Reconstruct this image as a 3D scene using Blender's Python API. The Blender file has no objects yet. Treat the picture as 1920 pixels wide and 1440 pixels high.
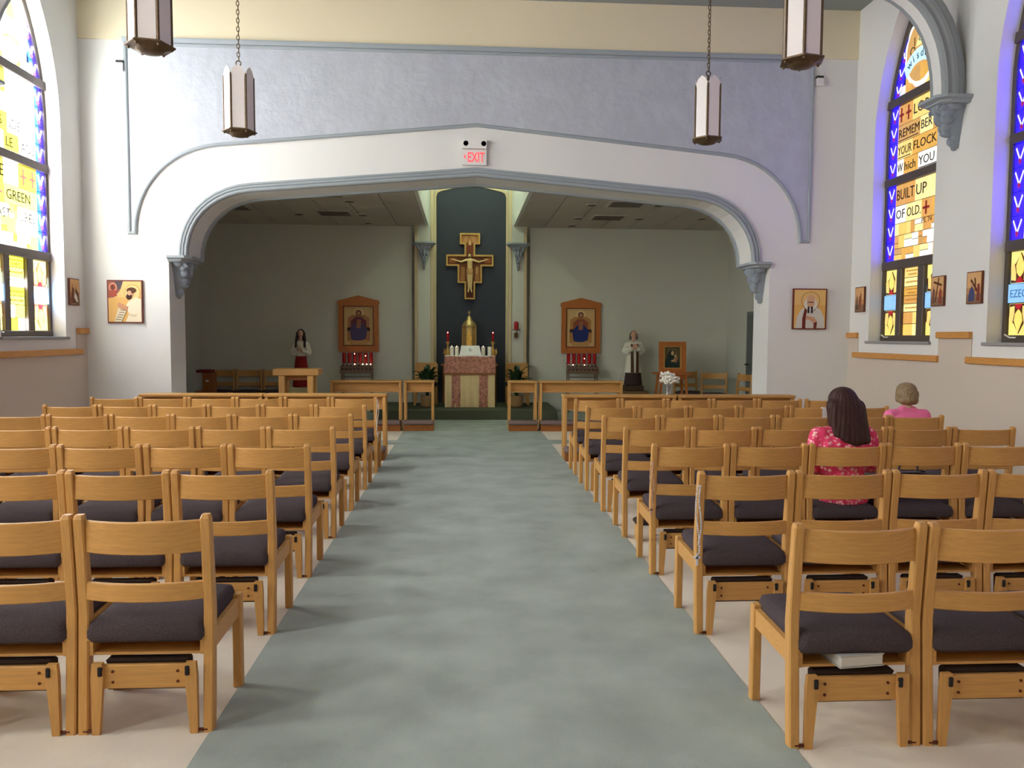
import bpy, bmesh, math, random
from mathutils import Vector, Matrix
random.seed(7)
scene = bpy.context.scene
COL = scene.collection
PI = math.pi

# ------------------------------------------------------------------ camera
YAW, PITCH, ROLL, FPX, CAMH = .0608, .0613, .0055, 1468.6, 1.5
fw = Vector((math.sin(YAW)*math.cos(PITCH), math.cos(YAW)*math.cos(PITCH), -math.sin(PITCH)))
rt = Vector((math.cos(YAW), -math.sin(YAW), 0)); up = rt.cross(fw)
r2 = rt*math.cos(ROLL)+up*math.sin(ROLL); u2 = up*math.cos(ROLL)-rt*math.sin(ROLL)
cd = bpy.data.cameras.new('camera'); cam = bpy.data.objects.new('camera', cd); COL.objects.link(cam)
cam.matrix_world = Matrix(((r2.x, u2.x, -fw.x, 0), (r2.y, u2.y, -fw.y, 0), (r2.z, u2.z, -fw.z, CAMH), (0, 0, 0, 1)))
cd.sensor_fit = 'HORIZONTAL'; cd.sensor_width = 36; cd.lens = FPX/1920*36; cd.clip_start = .05; cd.clip_end = 100
scene.camera = cam
# ------------------------------------------------------------------ world, exposure, light levels
w = bpy.data.worlds.new('world'); scene.world = w; w.use_nodes = True
w.node_tree.nodes['Background'].inputs[0].default_value = (.8, .9, 1, 1)
w.node_tree.nodes['Background'].inputs[1].default_value = .6
vs = scene.view_settings
vs.view_transform = 'Standard'; vs.look = 'None'; vs.gamma = 1; vs.use_curve_mapping = False
vs.exposure = .7
GL_LEFT, GL_RIGHT = 19.0, .70          # daylight level behind the sunny and the shady stained glass
SHAFT_W = 20

# ------------------------------------------------------------------ materials
MATS = {}
def mat(name, col, rough=.6, metal=0, noise=None, bump=None, emit=None, estr=0, spec=.3, rnd=0, trans=0):
    """noise=(scale, amount, stretch xyz), bump=(scale, strength)"""
    if name in MATS: return MATS[name]
    m = bpy.data.materials.new(name); m.use_nodes = True; nt = m.node_tree
    b = nt.nodes['Principled BSDF']
    c = (*col, 1)
    b.inputs['Base Color'].default_value = c; b.inputs['Roughness'].default_value = rough
    b.inputs['Metallic'].default_value = metal; b.inputs['Specular IOR Level'].default_value = spec
    if trans: b.inputs['Transmission Weight'].default_value = trans
    if emit: b.inputs['Emission Color'].default_value = (*emit, 1); b.inputs['Emission Strength'].default_value = estr
    out = None
    def coords(stretch=(1, 1, 1)):
        tc = nt.nodes.new('ShaderNodeTexCoord'); mp = nt.nodes.new('ShaderNodeMapping')
        mp.inputs['Scale'].default_value = stretch; nt.links.new(tc.outputs['Object'], mp.inputs[0]); return mp.outputs[0]
    if noise:
        sc, am, st = noise
        n = nt.nodes.new('ShaderNodeTexNoise'); n.inputs['Scale'].default_value = sc; n.inputs['Detail'].default_value = 4
        nt.links.new(coords(st), n.inputs['Vector'])
        r = nt.nodes.new('ShaderNodeValToRGB')
        r.color_ramp.elements[0].position = .3; r.color_ramp.elements[1].position = .7
        r.color_ramp.elements[0].color = tuple(x*(1-am) for x in col)+(1,)
        r.color_ramp.elements[1].color = tuple(min(1, x*(1+am)) for x in col)+(1,)
        nt.links.new(n.outputs['Fac'], r.inputs['Fac']); out = r.outputs['Color']
    if rnd:
        oi = nt.nodes.new('ShaderNodeObjectInfo'); mr = nt.nodes.new('ShaderNodeMapRange')
        mr.inputs['To Min'].default_value = 1-rnd; mr.inputs['To Max'].default_value = 1+rnd
        nt.links.new(oi.outputs['Random'], mr.inputs['Value'])
        h = nt.nodes.new('ShaderNodeHueSaturation'); h.inputs['Color'].default_value = c
        if out: nt.links.new(out, h.inputs['Color'])
        nt.links.new(mr.outputs[0], h.inputs['Value']); out = h.outputs['Color']
    if out: nt.links.new(out, b.inputs['Base Color'])
    if bump:
        sc, stg = bump
        n = nt.nodes.new('ShaderNodeTexNoise'); n.inputs['Scale'].default_value = sc; n.inputs['Detail'].default_value = 3
        nt.links.new(coords(), n.inputs['Vector'])
        bp = nt.nodes.new('ShaderNodeBump'); bp.inputs['Strength'].default_value = stg; bp.inputs['Distance'].default_value = .01
        nt.links.new(n.outputs['Fac'], bp.inputs['Height']); nt.links.new(bp.outputs[0], b.inputs['Normal'])
    MATS[name] = m; return m
def s2l(*c):
    return tuple(((v/255)/12.92 if v <= 10 else (((v/255)+.055)/1.055)**2.4) for v in c)
def pmat(rgb, rough=.75):                       # flat paint by sRGB value
    return mat('paint_%d_%d_%d' % rgb, s2l(*rgb), rough)
def gmat(rgb, lvl):                             # backlit stained glass by sRGB value
    nm = 'glass_%d_%d_%d_%d' % (*rgb, int(lvl*100))
    if nm in MATS: return MATS[nm]
    e = s2l(*rgb)
    if rgb[2] > 190 and rgb[0] < 100: e = (.05, .02, 6.5) if lvl < 3 else (.0023 if rgb[1] > 100 else .007, .020 if rgb[1] > 100 else .0046, .28)   # deep blue glass lets far more blue light in than the picture can show
    if lvl > 3 and rgb[2] < 190 and rgb[0] > 150: e = tuple(.13*x for x in e)      # sunny side: yellow emission cut to keep its hue and not tint the nave
    m = mat(nm, tuple(.25*x for x in s2l(*rgb)), .25, emit=e, estr=lvl, spec=.4)
    nt = m.node_tree; b = nt.nodes['Principled BSDF']                 # uneven hand-made glass
    tc = nt.nodes.new('ShaderNodeTexCoord'); n = nt.nodes.new('ShaderNodeTexNoise'); n.inputs['Scale'].default_value = 9
    mr = nt.nodes.new('ShaderNodeMapRange'); mr.inputs['To Min'].default_value = lvl*.82; mr.inputs['To Max'].default_value = lvl*1.18
    nt.links.new(tc.outputs['Object'], n.inputs['Vector']); nt.links.new(n.outputs['Fac'], mr.inputs['Value']); nt.links.new(mr.outputs[0], b.inputs['Emission Strength'])
    return m

M_WALL = mat('wall_paint', s2l(228, 226, 220), .8, bump=(120, .05))
M_CREAM = mat('cream_paint', s2l(232, 218, 186), .8, bump=(120, .05))
M_BEIGE = mat('beige_wainscot', s2l(206, 192, 176), .75, bump=(150, .05))
M_PANEL = mat('blue_plaster', s2l(186, 189, 196), .8, noise=(7, .06, (1, 1, .6)), bump=(14, .8))
M_MOULD = mat('blue_grey_moulding', s2l(158, 165, 168), .6)
M_RIB = mat('grey_rib', s2l(150, 155, 155), .65)
M_CEIL = mat('sage_ceiling', s2l(150, 156, 148), .8)
M_ALC = mat('alcove_wall', s2l(210, 210, 196), .8, bump=(120, .05))
M_TILE = mat('ceiling_tile', s2l(196, 188, 176), .9, noise=(60, .06, (1, 1, 1)), rnd=.03)
M_NICHE = mat('dark_blue_niche', s2l(62, 66, 74), .85, noise=(90, .12, (1, 1, 1)), bump=(200, .3))
M_FLOOR = mat('cream_carpet', s2l(224, 212, 192), .95, noise=(3, .06, (1, 1, 1)), bump=(400, .3), spec=.1)
M_AISLE = mat('sage_carpet', s2l(163, 170, 160), .95, noise=(2.6, .15, (1, 1, 1)), bump=(400, .35), spec=.1)
M_STEP = mat('dark_green_carpet', s2l(88, 92, 74), .95, noise=(40, .1, (1, 1, 1)), spec=.1)
M_OAK = mat('oak', s2l(204, 153, 88), .42, noise=(5, .10, (20, 20, 1.6)), rnd=.05, spec=.35)
M_OAKH = mat('oak_crosswise', s2l(200, 149, 84), .42, noise=(4.5, .10, (1.6, 14, 22)), rnd=.06, spec=.35)
M_OAKD = mat('dark_oak', s2l(150, 92, 44), .45, noise=(6, .14, (16, 16, 2)))
M_TRIM = mat('oak_trim', s2l(206, 146, 78), .45, noise=(5, .12, (3, 3, 20)))
M_FAB = mat('charcoal_fabric', s2l(78, 68, 70), .95, noise=(160, .2, (1, 1, 1)), bump=(500, .3), spec=.1)
M_FELT = mat('dark_felt', s2l(58, 44, 38), .95)
M_RUB = mat('black_rubber', (.015, .013, .012), .6)
M_SCREW = mat('screw', s2l(96, 48, 30), .4, .5)
M_BRONZE = mat('window_bronze', s2l(92, 82, 74), .45, .2)
M_LEAD = mat('lead', s2l(60, 48, 40), .5, .3)
M_LAMP = mat('lamp_bronze', s2l(104, 84, 62), .45, .6, noise=(30, .2, (1, 1, 1)))
M_MILK = mat('milk_glass', s2l(236, 226, 222), .25)
M_WHITE = mat('white_plastic', s2l(232, 228, 222), .4)
M_BLACK = mat('black_plastic', s2l(40, 36, 38), .4)
M_GOLD = mat('gold', s2l(200, 172, 112), .38, .75, noise=(40, .25, (1, 1, 1)))
M_GOLDP = mat('gold_paint', s2l(200, 160, 90), .45, .3, noise=(60, .2, (1, 1, 1)))
M_ICONW = mat('icon_frame_wood', s2l(184, 108, 52), .45, noise=(6, .14, (14, 14, 2)))
M_MAR = mat('maroon_edge', s2l(112, 48, 36), .5)
M_RED = mat('red_glass', s2l(176, 30, 34), .2, spec=.5)
M_WAX = mat('wax', s2l(240, 232, 214), .5)
M_FLAME = mat('flame', (1, .8, .6), .5, emit=(1, .55, .35), estr=12)
M_LINEN = mat('white_linen', s2l(236, 232, 226), .85, bump=(60, .2))
M_DAMASK = mat('cream_damask', s2l(232, 208, 152), .8, noise=(50, .07, (1, 1, 1)), bump=(25, .25))
M_BROC = mat('rose_brocade', s2l(186, 130, 108), .85, noise=(26, .42, (1, 1, 1)))
M_LEAF = mat('dark_leaf', s2l(40, 62, 36), .4, noise=(9, .25, (1, 1, 1)))
M_STONE = mat('carved_blue_grey', s2l(146, 154, 162), .7)
M_SKIN = mat('skin', s2l(214, 164, 136), .55)
M_HAIR = mat('dark_brown_hair', s2l(64, 42, 38), .55, noise=(8, .35, (14, 14, 1.2)), spec=.2)
M_HAIRB = mat('grey_blond_hair', s2l(142, 118, 86), .5, noise=(7, .42, (16, 16, 1.5)), spec=.4)
M_PINK = mat('pink_shirt', s2l(244, 124, 168), .85)
M_DENIM = mat('dark_trousers', s2l(52, 52, 66), .9)
M_GLASS = mat('clear_glass', (.85, .88, .86), .08, trans=.85, spec=.5)
M_BASKET = mat('basket', s2l(150, 118, 76), .8, noise=(50, .3, (1, 1, 6)))
def floral():
    m = mat('floral_blouse', s2l(226, 62, 104), .85); nt = m.node_tree; b = nt.nodes['Principled BSDF']
    tc = nt.nodes.new('ShaderNodeTexCoord'); v = nt.nodes.new('ShaderNodeTexVoronoi'); v.inputs['Scale'].default_value = 30
    n = nt.nodes.new('ShaderNodeTexNoise'); n.inputs['Scale'].default_value = 40
    mx = nt.nodes.new('ShaderNodeMixRGB'); mx.inputs[0].default_value = .04
    nt.links.new(tc.outputs['Object'], mx.inputs[1]); nt.links.new(n.outputs['Color'], mx.inputs[2])
    nt.links.new(tc.outputs['Object'], n.inputs['Vector']); nt.links.new(mx.outputs[0], v.inputs['Vector'])
    r = nt.nodes.new('ShaderNodeValToRGB'); r.color_ramp.interpolation = 'CONSTANT'
    r.color_ramp.elements[0].color = (*s2l(250, 206, 190), 1)
    e = r.color_ramp.elements.new(.30); e.color = (*s2l(240, 136, 158), 1)
    r.color_ramp.elements[1].position = .30
    r.color_ramp.elements[-1].position = .44; r.color_ramp.elements[-1].color = (*s2l(228, 66, 106), 1)
    nt.links.new(v.outputs['Distance'], r.inputs[0]); nt.links.new(r.outputs[0], b.inputs['Base Color']); return m
M_FLORAL = floral()

# ------------------------------------------------------------------ mesh helpers
class MB:
    def __init__(s): s.v = []; s.f = []; s.mi = []; s.cur = 0
    def add(s, vs_, fs):
        o = len(s.v); s.v += [tuple(p) for p in vs_]; s.f += [tuple(i+o for i in q) for q in fs]; s.mi += [s.cur]*len(fs); return s
    def box(s, x0, x1, y0, y1, z0, z1):
        return s.add([(x, y, z) for z in (z0, z1) for x, y in ((x0, y0), (x1, y0), (x1, y1), (x0, y1))],
                     [(3, 2, 1, 0), (4, 5, 6, 7), (0, 1, 5, 4), (1, 2, 6, 5), (2, 3, 7, 6), (3, 0, 4, 7)])
    def cbox(s, x0, x1, y0, y1, z0, z1, c=.004):        # box with chamfered vertical and horizontal edges (lofted)
        xm, ym = (x0+x1)/2, (y0+y1)/2
        def ring(z, ix): return [(x0+ix+c, y0+ix, z), (x1-ix-c, y0+ix, z), (x1-ix, y0+ix+c, z), (x1-ix, y1-ix-c, z), (x1-ix-c, y1-ix, z), (x0+ix+c, y1-ix, z), (x0+ix, y1-ix-c, z), (x0+ix, y0+ix+c, z)]
        return s.loft([ring(z0, c), ring(z0+c, 0), ring(z1-c, 0), ring(z1, c)], caps=True)
    def loft(s, rings, caps=True, closed=True):
        n = len(rings[0]); vs_ = [p for r in rings for p in r]; fs = []
        for k in range(len(rings)-1):
            for i in range(n if closed else n-1):
                j = (i+1) % n; fs.append((k*n+i, k*n+j, (k+1)*n+j, (k+1)*n+i))
        if caps: fs += [tuple(reversed(range(n))), tuple(range((len(rings)-1)*n, len(rings)*n))]
        return s.add(vs_, fs)
    def prism(s, poly, to3, d0, d1):                    # poly 2D, to3(u, v, d)
        n = len(poly); vs_ = [to3(u, v, d0) for u, v in poly]+[to3(u, v, d1) for u, v in poly]
        fs = [tuple(range(n)), tuple(reversed(range(n, 2*n)))]+[((i+1) % n, i, i+n, (i+1) % n+n) for i in range(n)]
        return s.add(vs_, fs)
    def lathe(s, prof, c=(0, 0, 0), n=16, ang0=0, sx=1, sy=1):
        rings = [[(c[0]+r*sx*math.cos(ang0+2*PI*i/n), c[1]+r*sy*math.sin(ang0+2*PI*i/n), c[2]+z) for i in range(n)] for r, z in prof]
        return s.loft(rings)
    def tube(s, pts, r, n=8, caps=True):
        pts = [Vector(p) for p in pts]; rings = []; ref = None
        for i, p in enumerate(pts):
            t = (pts[min(i+1, len(pts)-1)]-pts[max(i-1, 0)]).normalized()
            if ref is None: ref = Vector((0, 0, 1)) if abs(t.z) < .9 else Vector((1, 0, 0))
            a = t.cross(ref).normalized(); b = t.cross(a).normalized(); ref = a.cross(t)
            rr = r[i] if isinstance(r, (list, tuple)) else r
            rings.append([p+a*rr*math.cos(2*PI*k/n)+b*rr*math.sin(2*PI*k/n) for k in range(n)])
        return s.loft(rings, caps)
    def ell(s, c, r, rot=None, nu=10, nv=7):
        c = Vector(c); r = (r, r, r) if not isinstance(r, (tuple, list)) else r; rings = []
        for k in range(1, nv):
            th = PI*k/nv
            rings.append([Vector((r[0]*math.sin(th)*math.cos(2*PI*i/nu), r[1]*math.sin(th)*math.sin(2*PI*i/nu), -r[2]*math.cos(th))) for i in range(nu)])
        vs_ = [p for g in rings for p in g]+[Vector((0, 0, -r[2])), Vector((0, 0, r[2]))]
        fs = [(k*nu+i, k*nu+(i+1) % nu, (k+1)*nu+(i+1) % nu, (k+1)*nu+i) for k in range(nv-2) for i in range(nu)]
        b, t = len(vs_)-2, len(vs_)-1
        fs += [(b, (i+1) % nu, i) for i in range(nu)]+[(t, (nv-2)*nu+i, (nv-2)*nu+(i+1) % nu) for i in range(nu)]
        if rot: vs_ = [rot @ p for p in vs_]
        return s.add([p+c for p in vs_], fs)
    def cap(s, p0, p1, r0, r1, n=12):                   # tapered capsule
        p0, p1 = Vector(p0), Vector(p1); d = (p1-p0); L = d.length; t = d/L
        pts = []; rr = []
        for k in range(4): a = PI/2*k/3.0; pts.append(p0-t*r0*math.cos(a)*.999); rr.append(max(r0*math.sin(a), .0006))
        for k in range(4): a = PI/2*(3-k)/3.0; pts.append(p1+t*r1*math.cos(a)*.999); rr.append(max(r1*math.sin(a), .0006))
        return s.tube(pts, rr, n)
    def sweep(s, path, prof, plane='xz', closed=False, y=0):
        """path of (u, v); prof of (offset along the left-hand in-plane normal, depth towards -Y)"""
        n = len(path); rings = []
        for i in range(n):
            p = Vector(path[i])
            a = Vector(path[i-1]) if (i > 0 or closed) else None; b = Vector(path[(i+1) % n]) if (i < n-1 or closed) else None
            t1 = (p-a).normalized() if a is not None else None; t2 = (b-p).normalized() if b is not None else None
            t1 = t1 or t2; t2 = t2 or t1
            n1 = Vector((-t1.y, t1.x)); n2 = Vector((-t2.y, t2.x)); m = (n1+n2).normalized(); m = m/max(.35, m.dot(n1))
            rings.append([(p.x+m.x*o, y-d, p.y+m.y*o) for o, d in prof])
        if closed: rings.append(rings[0])
        return s.loft(rings, caps=not closed)
    def mesh(s, name):
        me = bpy.data.meshes.new(name); me.from_pydata(s.v, [], s.f); me.polygons.foreach_set('material_index', s.mi); me.update()
        bm = bmesh.new(); bm.from_mesh(me); bmesh.ops.recalc_face_normals(bm, faces=bm.faces); bm.to_mesh(me); bm.free(); return me
    def build(s, name, m, parent=None, smooth=False, loc=None, rot=None):
        return link(name, s.mesh(name), m, parent, smooth, loc, rot)
def link(name, me, m, parent=None, smooth=False, loc=None, rot=None):
    ms = m if isinstance(m, (list, tuple)) else [m]
    if not me.materials:
        for q in ms: me.materials.append(q)
    if smooth:
        me.polygons.foreach_set('use_smooth', [True]*len(me.polygons))
        if smooth != 'all': me.set_sharp_from_angle(angle=math.radians(smooth if smooth is not True else 40))
    o = bpy.data.objects.new(name, me); COL.objects.link(o)
    if parent: o.parent = parent
    if loc: o.location = loc
    if rot: o.rotation_euler = rot
    return o
def thing(name, label, cat, loc=(0, 0, 0), rz=0, group=None):
    o = bpy.data.objects.new(name, None); COL.objects.link(o); o.location = loc; o.rotation_euler = (0, 0, rz); o.empty_display_size = .1
    tag(o, label, cat, group); return o
def tag(o, label, cat, group=None):
    o['label'] = label; o['category'] = cat
    if group: o['group'] = group
    return o
def struct(o, label=None, cat=None):
    o['kind'] = 'structure'
    if label: o['label'] = label
    if cat: o['category'] = cat
    return o
def sempty(name, label, cat):
    o = bpy.data.objects.new(name, None); COL.objects.link(o); o.empty_display_size = .1; return struct(o, label, cat)
def copy_tree(o, parent=None):
    c = o.copy(); COL.objects.link(c); c.parent = parent
    for ch in KIDS(o): copy_tree(ch, c)
    return c
def KIDS(o): return list(o.children)
def fuse(mb, voxel, smooth=6, name='fused'):            # overlapping solids -> one continuous smooth surface
    me = mb.mesh(name); o = bpy.data.objects.new('tmp', me); COL.objects.link(o)
    r = o.modifiers.new('r', 'REMESH'); r.mode = 'VOXEL'; r.voxel_size = voxel; r.use_smooth_shade = True
    if smooth: q = o.modifiers.new('s', 'SMOOTH'); q.iterations = smooth; q.factor = .5
    dg = bpy.context.evaluated_depsgraph_get(); out = bpy.data.meshes.new_from_object(o.evaluated_get(dg))
    bpy.data.objects.remove(o); bpy.data.meshes.remove(me)
    out.name = name; out.polygons.foreach_set('use_smooth', [True]*len(out.polygons)); return out
def text_mesh(body, size, extrude=.002, align='LEFT', bold=.0):
    cu = bpy.data.curves.new('t', 'FONT'); cu.body = body; cu.size = size; cu.extrude = extrude; cu.align_x = align; cu.resolution_u = 2; cu.offset = bold
    o = bpy.data.objects.new('t', cu); COL.objects.link(o)
    dg = bpy.context.evaluated_depsgraph_get(); me = bpy.data.meshes.new_from_object(o.evaluated_get(dg))
    bpy.data.objects.remove(o); bpy.data.curves.remove(cu); me.materials.clear(); return me
def bez(p0, p1, p2, p3, n):
    out = []
    for i in range(n+1):
        t = i/n; a = (1-t)**3; b = 3*t*(1-t)**2; c = 3*t*t*(1-t); d = t**3
        out.append((a*p0[0]+b*p1[0]+c*p2[0]+d*p3[0], a*p0[1]+b*p1[1]+c*p2[1]+d*p3[1]))
    return out
def circ(cx, cy, rx, ry=None, n=20, a0=0, a1=2*PI):
    ry = ry or rx; full = abs(a1-a0-2*PI) < 1e-6; k = n if full else n+1
    return [(cx+rx*math.cos(a0+(a1-a0)*i/n), cy+ry*math.sin(a0+(a1-a0)*i/n)) for i in range(k)]
def rect(x0, y0, x1, y1): return [(x0, y0), (x1, y0), (x1, y1), (x0, y1)]
def painting(name, parent, shapes, to3, step=.0006):    # flat print: coloured areas on one board
    mb = MB(); ms = []
    for k, (rgb, poly) in enumerate(shapes):
        m = pmat(rgb) if isinstance(rgb, tuple) else rgb
        if m not in ms: ms.append(m)
        mb.cur = ms.index(m); mb.prism(poly, to3, 0, step*(k+1))
    return mb.build(name, ms, parent)

# ------------------------------------------------------------------ main dimensions
XL, XR, YF, YB0 = -4.857, 5.238, 10.4, -2.6
CX, ZC = .152, 5.83
WY = [9.90, 7.59, 5.28, 2.97, .66]           # far edges of the windows along both walls
WW, SILL, SPR, APEX, REC = 1.35, 1.46, 4.0, 5.68, .19
ALX0, ALX1, ALB, ALZ, WALLT = -5.107, 5.295, 15.55, 3.64, .55

# ================================================================== STRUCTURE
# floor
fl = MB().box(XL-.6, XR+.6, YB0, ALB+.1, -.1, 0).build('floor', M_FLOOR); struct(fl, 'cream carpet floor of the chapel', 'floor')
ca = MB()
ca.box(-.957, 1.2096, YB0+.01, 12.36, 0, .004)
ca.box(XL, -.957, 10.8, 11.2, 0, .004); ca.box(1.2096, XR, 10.8, 11.2, 0, .004)
ca.box(ALX0, ALX1, 12.36, ALB, 0, .004)
ca.build('aisle_carpet', M_AISLE, fl)['label'] = 'sage green carpet strip down the aisle'
# ceiling
ce = MB().box(XL-.4, XR+.4, YB0, YF, ZC, ZC+.1).build('ceiling', M_CEIL); struct(ce, 'sage grey nave ceiling', 'ceiling')
# back wall behind the viewer
bw = MB().box(XL-.4, XR+.4, YB0-.2, YB0, 0, ZC).build('wall_back', M_CREAM); struct(bw, 'cream wall at the rear of the nave', 'wall')

def lancet(n=10):                            # half profile (offset from the edge, z), edge to apex
    a = WW/2; rise = APEX-SPR; R = (a*a+rise*rise)/(2*a)
    return [(R-math.sqrt(max(0, R*R-(rise*k/n)**2)), SPR+rise*k/n) for k in range(n+1)]
LAN = lancet()
def lan_pts(y_far):                          # (y, z) of the arch from the far edge over the apex to the near edge
    L = [(y_far-o, z) for o, z in LAN]; Rr = [(y_far-WW+o, z) for o, z in reversed(LAN[:-1])]
    return L+Rr
def side_wall(name, X, sg, label):           # sg=+1: right wall, outward is +X
    mb = MB(); OUT = X+sg*(REC+.16)
    for XX in (X, OUT):
        y = YF if XX == X else YF+.0
        for yf in WY:
            mb.add([(XX, y, 0), (XX, yf, 0), (XX, yf, ZC), (XX, y, ZC)], [(0, 1, 2, 3)])
            mb.add([(XX, yf, 0), (XX, yf-WW, 0), (XX, yf-WW, SILL), (XX, yf, SILL)], [(0, 1, 2, 3)])
            P = lan_pts(yf)
            for (a, b), (c, d) in zip(P, P[1:]):
                mb.add([(XX, a, b), (XX, c, d), (XX, c, ZC), (XX, a, ZC)], [(0, 1, 2, 3)])
            y = yf-WW
        mb.add([(XX, y, 0), (XX, YB0, 0), (XX, YB0, ZC), (XX, y, ZC)], [(0, 1, 2, 3)])
    for yf in WY:
        P = [(yf, SILL)]+lan_pts(yf)+[(yf-WW, SILL), (yf, SILL)]
        for (a, b), (c, d) in zip(P, P[1:]):
            mb.add([(X, a, b), (X, c, d), (OUT, c, d), (OUT, a, b)], [(0, 1, 2, 3)])
    o = mb.build(name, M_WALL); struct(o, label, 'wall')
    # beige wainscot, its oak rail stepping under the windows
    s = -sg
    wm = MB(); lo, hi = 1.24, 1.50
    def slab(m_, y0, y1, z0, z1, t): m_.box(min(X, X+s*t), max(X, X+s*t), min(y0, y1), max(y0, y1), z0, z1)
    slab(wm, YB0, YF, 0, lo, .012)
    segs = []; y = YF
    for yf in WY:
        segs.append(('hi', y, yf+.245 if y == YF else yf+.21)); segs.append(('lo', yf+.33 if y == YF else yf+.26, yf-WW-.2)); y = yf-WW-.18
    segs.append(('hi', y, YB0))
    for k, a, b in segs:
        if k == 'hi': slab(wm, a, b, lo, hi, .012)
    wm.build('wainscot', M_BEIGE, o)['label'] = 'beige painted lower wall'
    for k, a, b in segs:
        z = hi if k == 'hi' else lo
        m_ = MB(); y0, y1 = min(a, b), max(a, b); x0, x1 = sorted((X, X+s*.05))
        m_.cbox(x0, x1, y0, y1, z, z+.07, .006); m_.build('wall_rail', M_TRIM, o)
    for yf in WY:                            # stone sill under each window
        x0, x1 = sorted((X+sg*.18, X+s*.035)); MB().cbox(x0, x1, yf-WW-.03, yf+.03, SILL-.03, SILL+.002, .004).build('window_sill', mat('sill', s2l(150, 146, 146), .6), o)
    return o
side_wall('wall_left', XL, -1, 'white side wall with tall pointed windows, sunny side')
side_wall('wall_right', XR, 1, 'white side wall with tall pointed windows, seated women side')

# front wall with the wide arch
def open_outline(n=10):                      # half outline of the arch opening: (dx, z) from spring to crown
    b = bez((3.71, 2.50), (3.71, 2.93), (3.42, 3.29), (2.88, 3.335), n)
    return b+[(2, 3.41), (1, 3.495), (0, 3.58)]
OO = open_outline()
full = [(CX-dx, z) for dx, z in OO]+[(CX+dx, z) for dx, z in reversed(OO[:-1])]
fwm = MB(); JX = 3.95
for YY in (YF, YF+WALLT):
    def q(x0, x1, z00, z01, zt=ZC): fwm.add([(x0, YY, z00), (x1, YY, z01), (x1, YY, zt), (x0, YY, zt)], [(0, 1, 2, 3)])
    q(XL-.35, CX-JX, 0, 0); q(CX+JX, XR+.35, 0, 0)
    q(CX-JX, CX-3.71, 2.47, 2.47); q(CX+3.71, CX+JX, 2.47, 2.47)
    for (a, b), (c, d) in zip(full, full[1:]): q(a, c, b, d)
P = [(CX-JX, 0), (CX-JX, 2.47), (CX-3.71, 2.47)]+full+[(CX+3.71, 2.47), (CX+JX, 2.47), (CX+JX, 0)]
for (a, b), (c, d) in zip(P, P[1:]): fwm.add([(a, YF, b), (c, YF, d), (c, YF+WALLT, d), (a, YF+WALLT, b)], [(0, 1, 2, 3)])
wf = fwm.build('wall_front', M_WALL); struct(wf, 'white wall with the wide flat arch to the sanctuary', 'wall')
# cream band above the moulding
MB().box(XL, XR, YF-.02, YF, 5.2, ZC).build('cream_band', M_CREAM, wf)
# textured blue plaster field
pi_ = bez((4.36, 2.79), (4.36, 3.35), (3.95, 3.86), (3.3, 3.92), 12)+[(2.2, 4.025), (1.1, 4.13), (0, 4.235)]
pin = [(CX-dx, z) for dx, z in pi_]+[(CX+dx, z) for dx, z in reversed(pi_[:-1])]
PXL, PXR, PZ = -4.275, 4.62, 5.15
pm = MB(); P = [(PXL, 2.79)]+pin+[(PXR, 2.79)]
for (a, b), (c, d) in zip(P, P[1:]):
    pm.add([(a, YF-.012, b), (c, YF-.012, d), (c, YF-.012, PZ), (a, YF-.012, PZ)], [(0, 1, 2, 3)])
    pm.add([(a, YF-.012, b), (c, YF-.012, d), (c, YF, d), (a, YF, b)], [(0, 1, 2, 3)])
pm.build('plaster_field', M_PANEL, wf)['label'] = 'textured pale blue plaster field above the arch'
prof = [(-.022, -.001), (-.022, .022), (-.008, .034), (.008, .034), (.022, .022), (.022, -.001)]
MB().sweep([(PXL, 2.79)]+[(x, z) for x, z in pin]+[(PXR, 2.79), (PXR, PZ), (PXL, PZ)], prof, y=YF, closed=True).build('field_moulding', M_MOULD, wf, smooth=30)
MB().sweep([(XL, PZ+.035), (XR, PZ+.035)] if False else [(PXL-.03, PZ+.035), (PXR+.03, PZ+.035)], [(-.015, 0), (-.015, .03), (.02, .05), (.04, .05), (.04, 0)], y=YF).build('top_moulding', M_MOULD, wf, smooth=30)
# triple roll moulding of the arch and the rear edge bead
rolls = [(0, 0)]
rolls = [(-.005, -.02), (-.005, .03), (.01, .045), (.028, .045), (.036, .03), (.042, .03), (.05, .045), (.066, .045), (.074, .028), (.08, .028), (.086, .038), (.104, .038), (.112, .02), (.112, -.02)]
MB().sweep([(CX-3.71, 2.48)]+full+[(CX+3.71, 2.48)], rolls, y=YF).build('arch_moulding', M_MOULD, wf, smooth=30)
MB().sweep([(CX-3.71, 2.48)]+full+[(CX+3.71, 2.48)], [(-.03, 0), (-.03, .06), (.01, .075), (.01, 0)], y=YF+WALLT).build('arch_rear_bead', M_MOULD, wf, smooth=30)

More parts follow.
